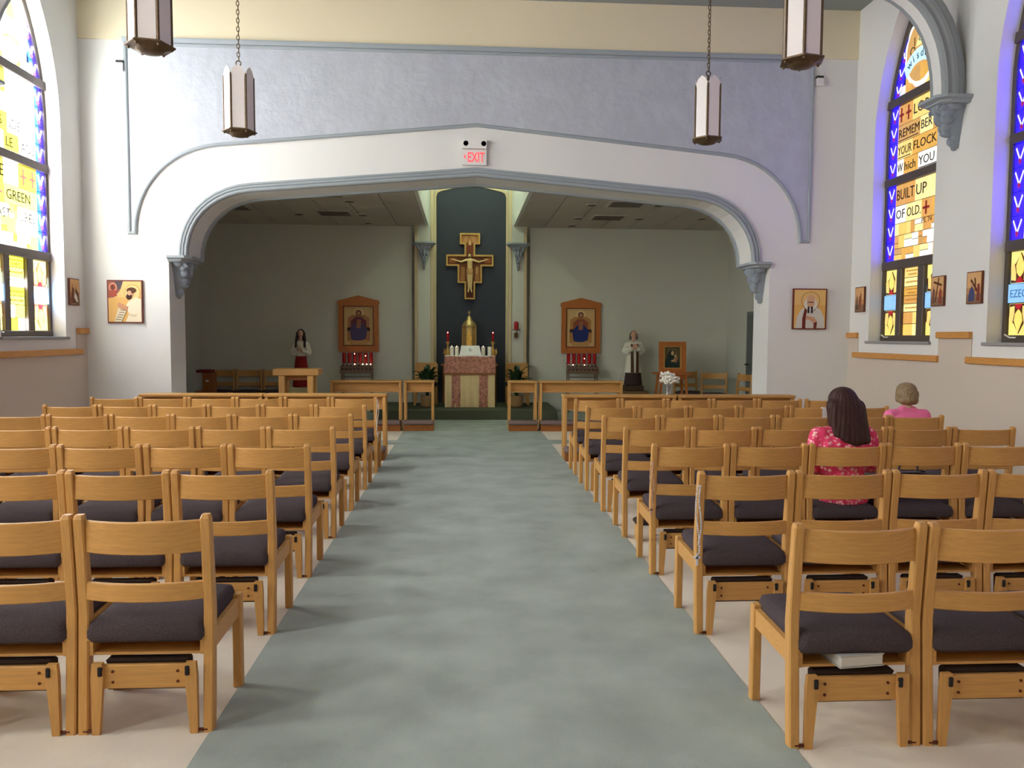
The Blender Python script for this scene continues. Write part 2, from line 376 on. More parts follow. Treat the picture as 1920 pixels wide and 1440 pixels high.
# carved corbels: moulded cap, leafy body tapering to a drop; local +Y is the way it stands out from its wall
def corbel_meshes():
    cap = MB()
    cap.loft([[(-w_, 0, z), (w_, 0, z), (w_, d, z), (w_*.72, d+.05, z), (-w_*.72, d+.05, z), (-w_, d, z)] for w_, d, z in
              ((.24, .10, -.075), (.26, .125, -.06), (.26, .125, -.045), (.30, .165, -.03), (.30, .165, 0))])
    b = MB()
    b.loft([[(-w_, 0, z), (w_, 0, z), (w_*.8, d, z), (-w_*.8, d, z)] for w_, d, z in
            ((.02, .02, -.5), (.035, .035, -.42), (.06, .06, -.33), (.085, .08, -.23), (.12, .1, -.13), (.17, .12, -.06))])
    for s_ in (-1, 1):
        b.ell((s_*.10, .10, -.12), (.05, .045, .07)); b.ell((s_*.055, .13, -.10), (.035, .04, .06)); b.ell((s_*.075, .10, -.21), (.045, .045, .06))
        b.ell((s_*.035, .095, -.30), (.035, .035, .05)); b.ell((s_*.15, .07, -.08), (.045, .05, .05))
        b.tube([(s_*.13, .12, -.07), (s_*.155, .14, -.10), (s_*.14, .15, -.13), (s_*.115, .145, -.11)], .018, 6)
    b.ell((0, .14, -.12), (.03, .035, .075)); b.ell((0, .125, -.20), (.045, .045, .05)); b.ell((0, .115, -.245), (.03, .03, .03))
    b.ell((0, .08, -.36), (.05, .045, .035)); b.ell((0, .045, -.44), (.032, .035, .05)); b.ell((0, .03, -.50), (.02, .022, .035))
    return cap.mesh('cap'), fuse(b, .008, 1, 'corbel_carving')
CAPM, CARVM = corbel_meshes()
def corbel(parent, loc, rz, sc=(1, 1, 1)):
    c = link('corbel', CARVM, M_STONE, parent, loc=loc, rot=(0, 0, rz)); c.scale = sc
    k = link('corbel_cap', CAPM, M_MOULD, c); return c
corbel(wf, (CX-JX, YF+.24, 2.505), -PI/2, (1.1, 1.35, 1.02))
corbel(wf, (CX+JX, YF+.24, 2.505), PI/2, (1.1, 1.35, 1.02))

# transverse ribs under the ceiling
def rib(Y, name):
    e = MB(); c0 = (XL+XR)/2; half = (XR-XL)/2
    o = bez((half-.25, 4.0), (half-.25, 4.55), (half-.42, 4.95), (half-.85, 5.1), 10)+[(2, 5.45), (0, 5.72)]
    path = [(c0-dx-(.1 if z < 5.2 else 0), z) for dx, z in o]+[(c0+dx, z) for dx, z in reversed(o[:-1])]
    pr = [(0, 0), (0, .25), (.03, .27), (.05, .25), (.08, .25), (.10, .27), (.14, .27), (.16, .25), (.20, .25), (.22, .22), (.25, .22), (.25, 0)]
    r = e.sweep(path, pr, y=Y+.125).build(name, M_RIB, smooth=30); struct(r, 'grey moulded arch rib across the nave', 'rib')
    sp = MB()                                  # spandrel web up to the ceiling
    for (a, b), (c, d) in zip(path, path[1:]):
        for yy in (Y-.04, Y+.04): sp.add([(a, yy, b+.1), (c, yy, d+.1), (c, yy, ZC), (a, yy, ZC)], [(0, 1, 2, 3)])
    sp.build('rib_web', M_WALL, r)
    sf = MB().sweep(path, [(-.004, .06), (-.004, .20), (.004, .20), (.004, .06)], y=Y+.125).build('rib_soffit', M_WALL, r)
    for s_, X in ((1, XL), (-1, XR)): corbel(r, (X, Y, 4.02), -s_*PI/2, (.75, 1.7 if s_ < 0 else 1.15, 1.0))
    return r
for k, yy in enumerate((8.17, 5.86, 3.55, 1.24)): rib(yy, 'trim_%d' % (k+1))

# sanctuary shell
aw = MB()
SX0, SX1, SZ = -.73, .985, 5.1                # cove over the altar
aw.box(ALX0-.15, SX0-.3, ALB, ALB+.15, 0, ALZ+.1); aw.box(SX1+.3, ALX1+.15, ALB, ALB+.15, 0, ALZ+.1)
aw.box(SX0-.3, SX1+.3, ALB+.12, ALB+.2, 0, SZ+.1)
awo = aw.build('wall_sanctuary', M_ALC); struct(awo, 'pale grey rear wall of the sanctuary', 'wall')
o = MB().box(ALX0-.15, ALX0, YF+WALLT, ALB, 0, ALZ+.1).build('wall_sanctuary_left', M_ALC); struct(o, 'plain end wall of the sanctuary by the red-topped stand', 'wall')
o = MB().box(ALX1, ALX1+.15, YF+WALLT, ALB, 0, ALZ+.1).build('wall_sanctuary_right', M_ALC); struct(o, 'end wall of the sanctuary holding the grey door', 'wall')
niche = MB(); nt_ = [(-.555, 0), (-.555, 4.22), (-.53, 4.29), (-.45, 4.33), (.13, 4.46), (.71, 4.33), (.79, 4.29), (.815, 4.22), (.815, 0)]
niche.prism(nt_, lambda u, v, d: (u, ALB+.06+d, v), 0, .06); niche.build('niche', M_NICHE, awo)['label'] = 'dark blue niche wall behind the crucifix'
fr_ = MB().sweep(nt_, [(0, 0), (0, .08), (.05, .08), (.05, 0)], y=ALB+.12); fr_.build('niche_frame', mat('tan_strip', s2l(206, 186, 148), .6), awo)
for x0, x1 in ((-.97, -.60), (.80+.06, 1.22)):   # pilasters with tan edge strips
    p = MB().cbox(x0, x1, ALB-.12, ALB+.12, 0, SZ, .008).build('pilaster', M_ALC, awo)
    for xs in (x0, x1-.06): MB().cbox(xs, xs+.06, ALB-.145, ALB-.12, 0, SZ, .005).build('edge_strip', MATS['tan_strip'], p)
    corbel(awo, ((x0+x1)/2, ALB-.12, 3.3), PI, (.75, 1, 1))
# sanctuary ceiling: tile pieces either side of the raised cove
ac = MB(); ac.box(ALX0, SX0, YF+WALLT, ALB, ALZ+.02, ALZ+.08); ac.box(SX1, ALX1, YF+WALLT, ALB, ALZ+.02, ALZ+.08); ac.box(SX0, SX1, YF+WALLT, YF+WALLT+.35, ALZ+.02, ALZ+.08)
for a in (SX0, SX1): ac.box(a-.03, a+.03, YF+WALLT+.3, ALB+.12, ALZ, SZ)
ac.box(SX0, SX1, YF+WALLT+.3, YF+WALLT+.36, ALZ, SZ); ac.box(SX0-.3, SX1+.3, YF+WALLT+.3, ALB+.2, SZ, SZ+.1)
aco = ac.build('ceiling.001', mat('cove_white', s2l(222, 222, 214), .8)); struct(aco, 'tiled flat ceiling of the sanctuary', 'ceiling')
tm = MB().cbox(.006, .545, .006, 1.13, 0, .03, .006).mesh('ceiling_tile')
for side in (0, 1):
    n = 8
    for i in range(n):
        for j in range(4):
            x = SX0-.03-.551*(i+1) if side == 0 else SX1+.03+.551*i
            if x < ALX0-.3 or x+.3 > ALX1: continue
            link('ceiling_tile', tm, M_TILE, aco, loc=(x, ALB-1.137*(j+1)-.002, ALZ-.01))
M_VENT = mat('dark_vent', s2l(88, 80, 70), .6)
for x, y in ((-2.134, 12.091), (-2.27, 14.0), (-3.9, 13.5), (2.597, 12.604), (2.557, 14.05)):
    v = MB().cbox(x-.3, x+.3, y-.28, y+.28, ALZ-.025, ALZ-.008, .004).build('air_vent', M_TILE, aco)
    for k in range(5): MB().box(x-.26, x+.26, y-.22+.1*k, y-.18+.1*k, ALZ-.032, ALZ-.025).build('slat', M_VENT, v)
for x, y in ((-1.828, 12.716), (-2.913, 14.126), (-1.801, 14.14), (-1.827, 15.1), (2.05, 12.707), (3.131, 12.657), (2.045, 14.142), (3.132, 14.1), (4.242, 13.991), (2.05, 15.09)):
    v = MB().lathe([(.075, 0), (.10, 0), (.10, -.018), (.075, -.022)], (x, y, ALZ-.008), 18).build('downlight', M_TILE, aco)
    MB().lathe([(.001, -.004), (.075, -.006), (.075, -.026), (.001, -.026)], (x, y, ALZ-.008), 18).build('lamp_well', M_VENT, v)
# lamp strips in the cove (greenish fluorescent tubes, above the ceiling line)
for a, sg in ((SX0+.07, 1), (SX1-.07, -1)):
    MB().tube([(a, 12.6, SZ-.12), (a, 15.2, SZ-.12)], .02, 8).build('cove_tube', mat('fluorescent', (.8, 1, .9), .5, emit=(.84, 1, .8), estr=SHAFT_W), aco)
# altar platform
ap = MB().cbox(-1.6, 1.66, 13.9, ALB, 0, .18, .012).build('altar_platform', M_STEP); struct(ap, 'dark green carpeted step under the altar', 'platform')
# grey door in the sanctuary end wall
d1 = sempty('door_1', 'grey door in the sanctuary end wall', 'door')
MB().box(ALX1-.05, ALX1, 13.35, 14.33, .004, 1.97).build('door_frame', mat('door_frame_grey', s2l(120, 126, 124), .5), d1)
MB().cbox(ALX1-.07, ALX1-.045, 13.42, 14.26, .01, 1.91, .004).build('door_leaf', mat('door_grey', s2l(96, 102, 102), .5), d1)
MB().tube([(ALX1-.07, 14.18, 1.0), (ALX1-.13, 14.18, 1.0), (ALX1-.13, 14.07, 1.0)], .012, 8).build('door_handle', M_BLACK, d1)

# ================================================================== STAINED GLASS WINDOWS
AMB = [(246, 210, 122), (218, 166, 78), (212, 156, 84), (255, 230, 156), (200, 154, 88), (240, 196, 100)]
WHT, BLUE, LBLUE, RED = (255, 250, 236), (40, 26, 235), (140, 190, 250), (150, 30, 70)
def stained(name, yf, sg, rows, lvl, label, full_detail=True, band='', seed=1, inv=False, cols=None, blu=BLUE):
    """s runs left to right as read from inside the room"""
    rnd = random.Random(seed); X = (XR if sg > 0 else XL)+sg*REC
    def P3(s, z, d=0):                       # d > 0 towards the room
        y = yf-s if sg > 0 else yf-WW+s
        return (X-sg*d, y, z)
    win = sempty(name, label, 'window'); A = cols or AMB; WHT = (247, 246, 243) if lvl > 3 else (255, 250, 236)
    def zt(s, ins=0):                        # height of the arch above s, inset
        o = min(s, WW-s)-ins
        if o <= 0: return SPR
        R = ((WW/2)**2+(APEX-SPR)**2)/WW
        return SPR+math.sqrt(max(0, R*R-(R-o)**2))-ins*.6
    # frame: jambs, arch ring, sill member, bars
    f = MB()
    ring = [(0, SILL)]+[(o, z) for o, z in LAN]+[(WW-o, z) for o, z in reversed(LAN[:-1])]+[(WW, SILL)]
    n = len(ring)
    cen = (WW/2, 3.4)
    inn = [(min(max(s, .05), WW-.05) if z <= SPR else (s+(.05 if s < WW/2-.01 else -.05 if s > WW/2+.01 else 0)), z-(.0 if z <= SPR else .09*(z-SPR)/(APEX-SPR))) for s, z in ring]
    for k in range(n-1):
        q = [P3(*ring[k], .03), P3(*ring[k+1], .03), P3(*inn[k+1], .03), P3(*inn[k], .03), P3(*ring[k], -.03), P3(*ring[k+1], -.03), P3(*inn[k+1], -.03), P3(*inn[k], -.03)]
        f.add(q, [(0, 1, 2, 3), (7, 6, 5, 4), (3, 2, 6, 7), (0, 4, 5, 1), (0, 3, 7, 4), (1, 5, 6, 2)])
    f.build('window_frame', M_BRONZE, win)
    def bar(nm, s0, s1, z0, z1, d=.055):
        m_ = MB(); a, b = P3(s0, z0, -.03), P3(s1, z1, d)
        m_.cbox(min(a[0], b[0]), max(a[0], b[0]), min(a[1], b[1]), max(a[1], b[1]), z0, z1, .008); return m_.build(nm, M_BRONZE, win)
    bar('crossbar', .02, WW-.02, 2.36, 2.47); bar('crossbar', .02, WW-.02, 3.41, 3.51); bar('crossbar', .02, WW-.02, 4.385, 4.49)
    bar('mullion', .36, .465, SILL+.02, 2.38, .045); bar('mullion', .815, .945, SILL+.02, 2.38, .045); bar('bottom_rail', .03, WW-.03, SILL, 1.53)
    if full_detail:
        la = MB(); la.tube([P3(.1, SILL+.08, .07), P3(.2, SILL+.05, .09), P3(.26, SILL+.05, .07)], .008, 6); la.build('window_latch', M_WHITE, win)
    joined = {}
    # lead backing between the panes
    lead = MB()
    def pane(poly, rgb, d=0., nm='pane'):
        if rgb is None: return
        cx = sum(p[0] for p in poly)/len(poly); cz = sum(p[1] for p in poly)/len(poly)
        w_ = max(p[0] for p in poly)-min(p[0] for p in poly); h_ = max(p[1] for p in poly)-min(p[1] for p in poly)
        i = min(.004, w_*.06, h_*.06)
        pl = [(cx+(s-cx)*(1-2*i/max(w_, .01)), cz+(z-cz)*(1-2*i/max(h_, .01))) for s, z in poly]
        if full_detail:
            m_ = MB().prism(pl, lambda u, v, q: P3(u, v, q), d, d+.006); m_.build(nm, gmat(rgb, lvl), win)
        else:
            joined.setdefault(rgb, MB()).prism(pl, lambda u, v, q: P3(u, v, q), d, d+.006)
    lead.prism(rect(.03, SILL+.03, WW-.03, SPR), lambda u, v, q: P3(u, v, q), -.012, -.002)
    tp = [(s, SPR-.001) for s in (WW-.03, .03)]+[(o+.03, z-.02) for o, z in LAN]+[(WW-o-.03, z-.02) for o, z in reversed(LAN[:-1])]
    lead.prism(tp, lambda u, v, q: P3(u, v, q), -.012, -.002); lead.build('lead_backing', M_LEAD, win)
    def print_text(t, s, z, size, color=M_LEAD, maxw=None):
        if not t or not full_detail: return
        me = text_mesh(t, size, .0015, bold=0)
        xs = [v.co.x for v in me.vertices]
        k = 1 if not xs or not maxw or max(xs) < maxw else maxw/max(xs)
        for v in me.vertices: v.co = Vector(P3(s+v.co.x*k, z+v.co.y, .0105+v.co.z))
        link('lettering', me, color, win)
    # blue borders with white chevrons and red diamonds
    for side in (0, 1):
        e0, e1 = (.045, .21) if side == 0 else (WW-.21, WW-.045)
        for z0, z1, nn in ((2.47, 3.41, 4), (3.51, 4.385, 4), (4.49, 5.25, 4)):
            h = (z1-z0)/nn
            for k in range(nn):
                a, b = z0+h*k, z0+h*(k+1)
                def sh(s, z):                # shear the border along the arch
                    if z <= SPR: return s
                    off = LAN_OFF(z); return s+off if side == 0 else s-off
                m_ = (e0+e1)/2
                jb = blu if lvl < 3 else (60, 150, 236)
                jb, kb_ = (jb, blu) if side == 1 or lvl < 3 else (blu, jb)
                pane([(sh(e0, a), a), (sh(m_, a), a), (sh(m_, b), b), (sh(e0, b), b)], jb)
                pane([(sh(m_, a), a), (sh(e1, a), a), (sh(e1, b), b), (sh(m_, b), b)], kb_)
                if z1 < 5 or k < 3:
                    mz = a+h*.30; c_ = lambda s, z: (sh(s, z), z)
                    for q in (-1, 1):
                        pane([c_(m_+q*.006, mz), c_(m_+q*.064, mz+h*.50), c_(m_+q*.056, mz+h*.56), c_(m_+q*.0, mz+h*.07)], WHT, .007, 'chevron_pane')
                    pane([c_(m_, mz-h*.2), c_(m_+.026, mz-.01), c_(m_, mz+h*.1), c_(m_-.026, mz-.01)], RED, .008, 'diamond_pane')
    # text courses
    for (z0, z1, pieces) in rows:
        s = .215
        for w_, t, c in pieces:
            rgb = WHT if c == 'w' else A[c]
            pane(rect(s, z0, min(s+w_, WW-.215), z1), rgb)
            hh = z1-z0
            if t == '+':
                cx, cz = s+w_/2, (z0+z1)/2
                for p in (rect(cx-.014, cz-hh*.36, cx+.014, cz+hh*.36), rect(cx-w_*.33, cz-.016, cx+w_*.33, cz+.016)):
                    pane(p, (120, 30, 24), .0075, 'cross_pane')
            elif t:
                un = t.startswith('_'); t = t.strip('_')
                print_text(t, s+.022, z0+hh*.26, hh*.72, maxw=w_-.03)
                if un and full_detail:
                    MB().prism(rect(s+.02, z0+hh*.08, s+w_-.03, z0+hh*.13), lambda u, v, q: P3(u, v, q), .0075, .0095).build('underline', M_LEAD, win)
            s += w_
    if sg > 0 and rows[0][2][0][1] == '+': print_text('PS. 74', .80, 2.865, .085, mat('sepia_text', s2l(120, 80, 40), .6))
    # loose mosaic
    mosaic(pane, rnd, .215, WW-.215, 2.47, 2.93, A)
    # top light: ground, scalloped white ring, amber roundel
    g = .215
    for k in range(7):
        s0 = g+(WW-2*g)*k/7; s1 = g+(WW-2*g)*(k+1)/7; zz = min(zt(s0, .2), zt(s1, .2), zt((s0+s1)/2, .2))
        if k in (0, 6): zz = 4.72
        pane(rect(s0, 4.49, s1, 4.62+.1*(k % 2)), A[k % 4] if k % 3 else WHT)
        if zz > 4.8: pane(rect(s0, 4.62+.1*(k % 2), s1, zz), A[(k+2) % 5])
    cc = (WW/2, 4.93)
    sc = []
    for i in range(48): a = 2*PI*i/48; r = 1+.06*abs(math.sin(a*6)); sc.append((cc[0]+.335*r*math.cos(a), cc[1]+.405*r*math.sin(a)))
    pane(sc, WHT, .007, 'scallop_pane')
    inner = circ(*cc, .30, .365, 28)
    half = [p for p in inner if p[0] <= cc[0]+.001]; oth = [p for p in inner if p[0] >= cc[0]-.001]
    half.sort(key=lambda p: math.atan2(p[1]-cc[1], p[0]-cc[0]) % (2*PI)); oth.sort(key=lambda p: math.atan2(p[1]-cc[1], p[0]-cc[0]))
    pane(half, A[4], .0135, 'roundel_pane'); pane(oth, A[1], .0135, 'roundel_pane')
    pane([(cc[0]-.1, cc[1]+.06), (cc[0]+.1, cc[1]+.06), (cc[0], cc[1]+.3)], A[3], .02, 'triangle_pane')
    pane(circ(cc[0], cc[1]-.30, .27, .28, 14, PI*.30, PI*.70)[::-1]+circ(cc[0], cc[1]-.36, .24, .2, 14, PI*.28, PI*.72), A[2], .02)
    arc = circ(cc[0], cc[1]-.42, .44, .46, 12, PI*.22, PI*.78)+circ(cc[0], cc[1]-.5, .36, .36, 12, PI*.22, PI*.78)[::-1]
    pane(arc, (196, 236, 250), .021, 'scroll_pane')
    if full_detail and sg > 0 and rows and rows[0][2][0][1] == '+':
        MB().tube([P3(cc[0]+.035*math.cos(2*PI*i/16), cc[1]+.13+.022*math.sin(2*PI*i/16), .028) for i in range(17)], .005, 5).build('eye_outline', M_LEAD, win)
        for i, ch in enumerate('wisdom'):
            me = text_mesh(ch, .13, .001, 'CENTER', .001); a = PI*.72-PI*.44*(i+.5)/6
            bx, bz = cc[0]+.39*math.cos(a), cc[1]-.47+.42*math.sin(a); ro = a-PI/2
            for v in me.vertices:
                x, y = v.co.x, v.co.y-.04; v.co = Vector(P3(bx+x*math.cos(ro)-y*math.sin(ro), bz+x*math.sin(ro)+y*math.cos(ro), .029+v.co.z))
            link('lettering', me, mat('scroll_ink', s2l(70, 110, 150), .5), win)
        for ch, s_, z_ in (('I', -.15, .08), ('O', -.23, -.02), ('I', .13, .1)): print_text2(ch, cc[0]+s_, cc[1]+z_, .15, P3, win)
    # casement lights
    for s0, s1 in ((.06, .355), (.955, WW-.06)):
        m_, mz = (s0+s1)/2, 1.945; hw = (s1-s0)/2
        pane(rect(s0, 1.53, s1, 1.72), (232, 218, 120)); pane(rect(s0, 1.72, s1, mz-.095), (206, 196, 110))
        pane(rect(s0, mz+.095, s1, 2.17), (198, 230, 214)); pane(rect(s0, 2.17, s1, 2.36), (240, 222, 130))
        for q in (-1, 1):
            z_ = lambda t: mz+q*t
            dk = [(m_-hw*.9, z_(.1)), (m_+hw*.9, z_(.1)), (m_+hw*.95, z_(.25)), (m_+hw*.45, z_(.3)), (m_, z_(.40)), (m_-hw*.45, z_(.3)), (m_-hw*.95, z_(.25))]
            pane(dk, (70, 34, 22), .007, 'leaf_ground')
            pane([(m_-.045, z_(.2)), (m_, z_(.15)), (m_+.045, z_(.2)), (m_+.06, z_(.27)), (m_, z_(.39)), (m_-.06, z_(.27))], (250, 214, 110), .014, 'petal_pane')
            for e in (-1, 1):
                pane([(m_+e*.055, z_(.12)), (m_+e*.12, z_(.13)), (m_+e*.13, z_(.26)), (m_+e*.085, z_(.3)), (m_+e*.055, z_(.2))], (246, 206, 120), .014, 'petal_pane')
            pane([(m_-.05, z_(.1)), (m_+.05, z_(.1)), (m_+.035, z_(.14)), (m_, z_(.17)), (m_-.035, z_(.14))], (168, 30, 40), .015, 'bud_pane')
        pane(rect(s0, mz-.095, s1, mz+.095), LBLUE, .02, 'band_pane')
        if band and s0 < .5:
            me = text_mesh(band, .11, .001)
            for v in me.vertices: v.co = Vector(P3(s0+.03+v.co.x*.9, mz-.04+v.co.y, .0275+v.co.z))
            link('lettering', me, mat('band_ink', s2l(90, 140, 200), .5), win)
    zz = [2.36, 2.24, 2.13, 2.02, 1.92, 1.82]
    for k in range(5):
        pane(rect(.475, zz[k+1], .805, zz[k]), A[(0, 3, 1, 2, 3)[k]])
        if full_detail:
            for r_ in range(2 if k in (0, 2) else 1):
                zc = (zz[k]+zz[k+1])/2+(.022 if k in (0, 2) else 0)-.044*r_
                s = .52+.04*r_
                m2 = MB()
                while s < .77-.05*r_:
                    d_ = rnd.uniform(.008, .02); m2.prism(rect(s, zc-rnd.uniform(.006, .013), s+d_, zc+rnd.uniform(.006, .013)), lambda u, v, q: P3(u, v, q), .007, .0085); s += d_+.007
                m2.build('dedication_line', mat('sepia_ink_glow', s2l(150, 104, 50), .6, emit=s2l(170, 116, 50), estr=.5), win)  # ink given its own glow, standing in for daylight through thin paint
    mosaic(pane, rnd, .475, .805, 1.53, 1.82, A, small=True)
    for k, (rgb, mb) in enumerate(joined.items()):
        g_ = mb.build('stained_glass_offscreen', gmat(rgb, lvl), win); g_['kind'] = 'stuff'
    return win
def LAN_OFF(z):
    rise = APEX-SPR; a = WW/2; R = (a*a+rise*rise)/(2*a); return R-math.sqrt(max(0, R*R-(z-SPR)**2))
def print_text2(ch, s, z, size, P3, win):
    me = text_mesh(ch, size, .001)
    for v in me.vertices: v.co = Vector(P3(s+v.co.x, z+v.co.y, .022+v.co.z))
    link('lettering', me, M_LEAD, win)
def mosaic(pane, rnd, s0, s1, z0, z1, A, small=False):
    zs = [z0, z0+(z1-z0)*.5, z1] if small else [z0, z0+.15, z0+.31, z1]
    for a, b in zip(zs, zs[1:]):
        s = s0
        while s < s1-.03:
            w_ = rnd.choice((.09, .13, .17)) if not small else rnd.choice((.13, .17, .2))
            e = s+w_ if s+w_ < s1-.06 else s1
            if rnd.random() < .5 and not small:
                m_ = a+(b-a)*rnd.choice((.4, .5, .6))
                for p, q in ((a, m_), (m_, b)): pane(rect(s, p, e, q), WHT if rnd.random() < .25 else rnd.choice(A))
            else: pane(rect(s, a, e, b), WHT if rnd.random() < .1 else rnd.choice(A))
            s = e
R_B = [(4.14, 4.385), (3.93, 4.14), (3.72, 3.93), (3.51, 3.72)]; R_A = [(3.15, 3.41), (2.93, 3.15)]
rowsR = [(*R_B[0], [(.15, '+', 2), (.16, '+', 2), (.61, 'LORD,', 0)]),
         (*R_B[1], [(.48, '_REMEM', 4), (.26, 'BER', 3), (.18, '+', 2)]),
         (*R_B[2], [(.33, '_YOUR', 0), (.59, 'FLOCK', 1)]),
         (*R_B[3], [(.15, 'W', 'w'), (.31, 'hich', 1), (.46, '_YOU', 'w')]),
         (*R_A[0], [(.42, 'BUILT', 2), (.50, 'UP', 3)]),
         (*R_A[1], [(.24, 'OF', 'w'), (.33, 'OLD.', 3), (.20, '+', 2), (.15, '', 1)])]
rowsL = [(*R_B[0], [(.34, 'HE', 0), (.58, '', 'w')]),
         (*R_B[1], [(.92, '', 'w')]),
         (*R_B[2], [(.36, 'BES', 0), (.56, 'IDE', 'w')]),
         (*R_B[3], [(.28, 'HE', 'w'), (.30, 'LE', 0), (.34, 'ADS', 'w')]),
         (*R_A[0], [(.26, 'ME', 0), (.28, '', 'w'), (.19, '+', 0), (.19, '+', 0)]),
         (*R_A[1], [(.26, '+', 0), (.66, 'GREEN', 3)]),
         (2.72, 2.93, [(.5, 'PAST', 3), (.42, 'URES', 'w')])]
rowsN = [(a, b, [(.3, '', k % 5), (.3, '', (k+2) % 5), (.32, '', (k+3) % 5)]) for k, (a, b) in enumerate(R_B+R_A)]
PALE = [(255, 248, 60), (247, 246, 243), (255, 246, 70), (255, 250, 100), (246, 246, 244), (244, 246, 246)]  # same kind of glass as AMB, strong sun behind it put into the colours
stained('window_1', WY[0], -1, rowsL, GL_LEFT, 'sunlit stained glass window beside the icon of a kneeling saint', cols=PALE, seed=3, blu=(60, 60, 235))
stained('window_2', WY[0], 1, rowsR, GL_RIGHT, 'stained glass window lettered REMEMBER YOUR FLOCK beside the priest icon', seed=5)
stained('window_3', WY[1], 1, rowsN, GL_RIGHT, 'stained glass window with blue border and EZEC band past the rib', band='EZEC', seed=8)
for k, yf in enumerate(WY[1:]):
    stained('window_%d_left_offscreen' % (k+4), yf, -1, rowsN, GL_LEFT, 'sunlit stained glass window farther back along the wall', False, cols=PALE, seed=11+k, blu=(60, 60, 235))
for k, yf in enumerate(WY[2:]):
    stained('window_%d_right_offscreen' % (k+8), yf, 1, rowsN, GL_RIGHT, 'shaded stained glass window farther back along the wall', False, seed=21+k)

# ================================================================== CHAIRS
CW, CP = .498, .505                           # chair width, pitch along a row
def bowed(x0, x1, y, bow, z0, z1, t, n=8, dip=.0):   # curved rail bowing towards -Y
    mb = MB(); rings = []
    for k in range(n+1):
        u = k/n; x = x0+(x1-x0)*u; b = bow*4*u*(1-u)
        rings.append([(x, y-b, z0+.004), (x, y-b+.004, z0), (x, y-b+t-.004, z0), (x, y-b+t, z0+.004), (x, y-b+t, z1-.004), (x, y-b+t-.004, z1), (x, y-b+.004, z1), (x, y-b, z1-.004)])
    return mb.loft(rings)
def chair_meshes():
    C = {}
    def post(x0, x1):
        prof = [(0, 0, .046), (.026, .40, .046), (.030, .46, .046), (.018, .62, .042), (0, .815, .036), (.004, .83, .028)]
        rings = []
        for y, z, d in prof:
            c = .005; a, b = (x0, x1) if z < .82 else (x0+.005, x1-.005); y0, y1 = y-d/2, y+d/2
            rings.append([(a+c, y0, z), (b-c, y0, z), (b, y0+c, z), (b, y1-c, z), (b-c, y1, z), (a+c, y1, z), (a, y1-c, z), (a, y0+c, z)])
        return MB().loft(rings).mesh('back_post')
    C['pl'], C['pr'] = post(0, .038), post(CW-.038, CW)
    def leg(x0, x1): return MB().cbox(x0, x1, .355, .395, 0, .405, .005).mesh('leg')
    C['ll'], C['lr'] = leg(0, .038), leg(CW-.038, CW)
    C['back'] = bowed(.034, CW-.034, .0, .048, .687, .808, .018).mesh('backrest')
    C['mid'] = bowed(.034, CW-.034, .004, .04, .505, .575, .018).mesh('lower_rail')
    def side(x0, x1): return MB().loft([[(x0, .03, .30), (x1, .03, .30), (x1, .03, .375), (x0, .03, .375)], [(x0, .36, .315), (x1, .36, .315), (x1, .36, .39), (x0, .36, .39)]]).mesh('side_rail')
    C['sl'], C['sr'] = side(.008, .030), side(CW-.030, CW-.008)
    # domed cushion
    s = MB(); rings = []
    for z, i in ((.375, .018), (.36, .006), (.375, -.002), (.40, -.002), (.425, .006), (.437, .03), (.444, .07), (.447, .13)):
        pts = []
        x0, x1, y0, y1 = .034+i, CW-.034-i, -.018+i, .405-i; c = .03
        for cx, cy, a in ((x1-c, y0+c, -PI/2), (x1-c, y1-c, 0), (x0+c, y1-c, PI/2), (x0+c, y0+c, PI)):
            for k in range(4): t = a+PI/2*k/3; pts.append((cx+c*math.cos(t), cy+c*math.sin(t), z+.012*(cy-.2)/.2))
        rings.append(pts)
    C['seat'] = s.loft(rings).mesh('seat')
    # book shelf: bottom board, lip and end blocks
    b = MB(); b.box(.034, CW-.034, .01, .32, .293, .303); b.box(.034, .052, .005, .06, .293, .36); b.box(CW-.052, CW-.034, .005, .06, .293, .36); b.box(.034, CW-.034, .31, .32, .303, .37)
    b.box(.034, CW-.034, .0, .33, .352, .36)
    C['shelf'] = b.mesh('book_shelf')
    # folded kneeler under the shelf
    C['kb'] = MB().cbox(.075, CW-.075, -.012, .008, .17, .262, .004).mesh('kneeler')
    C['kp'] = MB().loft([[(.10, y0, z), (CW-.10, y0, z), (CW-.10, y1, z), (.10, y1, z)] for y0, y1, z in ((.012, .05, .158), (.009, .06, .166), (.009, .065, .262), (.0, .05, .276))]).mesh('kneeler_pad')
    def kleg(xa, xb, xc, xd):                # tapered: top xa..xb, bottom xc..xd
        return MB().loft([[(xc, -.028, 0), (xd, -.028, 0), (xd, -.008, 0), (xc, -.008, 0)], [(xa, -.028, .22), (xb, -.028, .22), (xb, -.008, .22), (xa, -.008, .22)], [(xa+.004, -.028, .274), (xb-.004, -.028, .274), (xb-.004, -.008, .274), (xa+.004, -.008, .274)]]).mesh('kneeler_leg')
    C['kl'], C['kr'] = kleg(.055, .10, .055, .083), kleg(CW-.10, CW-.055, CW-.083, CW-.055)
    rb = MB()
    C['rl'], C['rr'] = MB().cbox(.082, .098, -.034, -.02, .225, .262, .003).mesh('rubber_stop'), MB().cbox(CW-.098, CW-.082, -.034, -.02, .225, .262, .003).mesh('rubber_stop')
    sc = MB()
    for x in (.12, CW-.12):
        for z in (.195, .235): sc.lathe([(.0055, -.001), (.0055, .003), (.003, .005)], (0, 0, 0), 8)
    sm = MB(); sm.tube([(0, -.010, 0), (0, -.0155, 0)], .0055, 8); C['sc'] = sm.mesh('screw')
    C['pin'] = MB().tube([(.02, -.018, .012), (.07, -.018, .012)], .006, 6).mesh('pivot_pin')
    C['pinr'] = MB().tube([(CW-.07, -.018, .012), (CW-.02, -.018, .012)], .006, 6).mesh('pivot_pin')
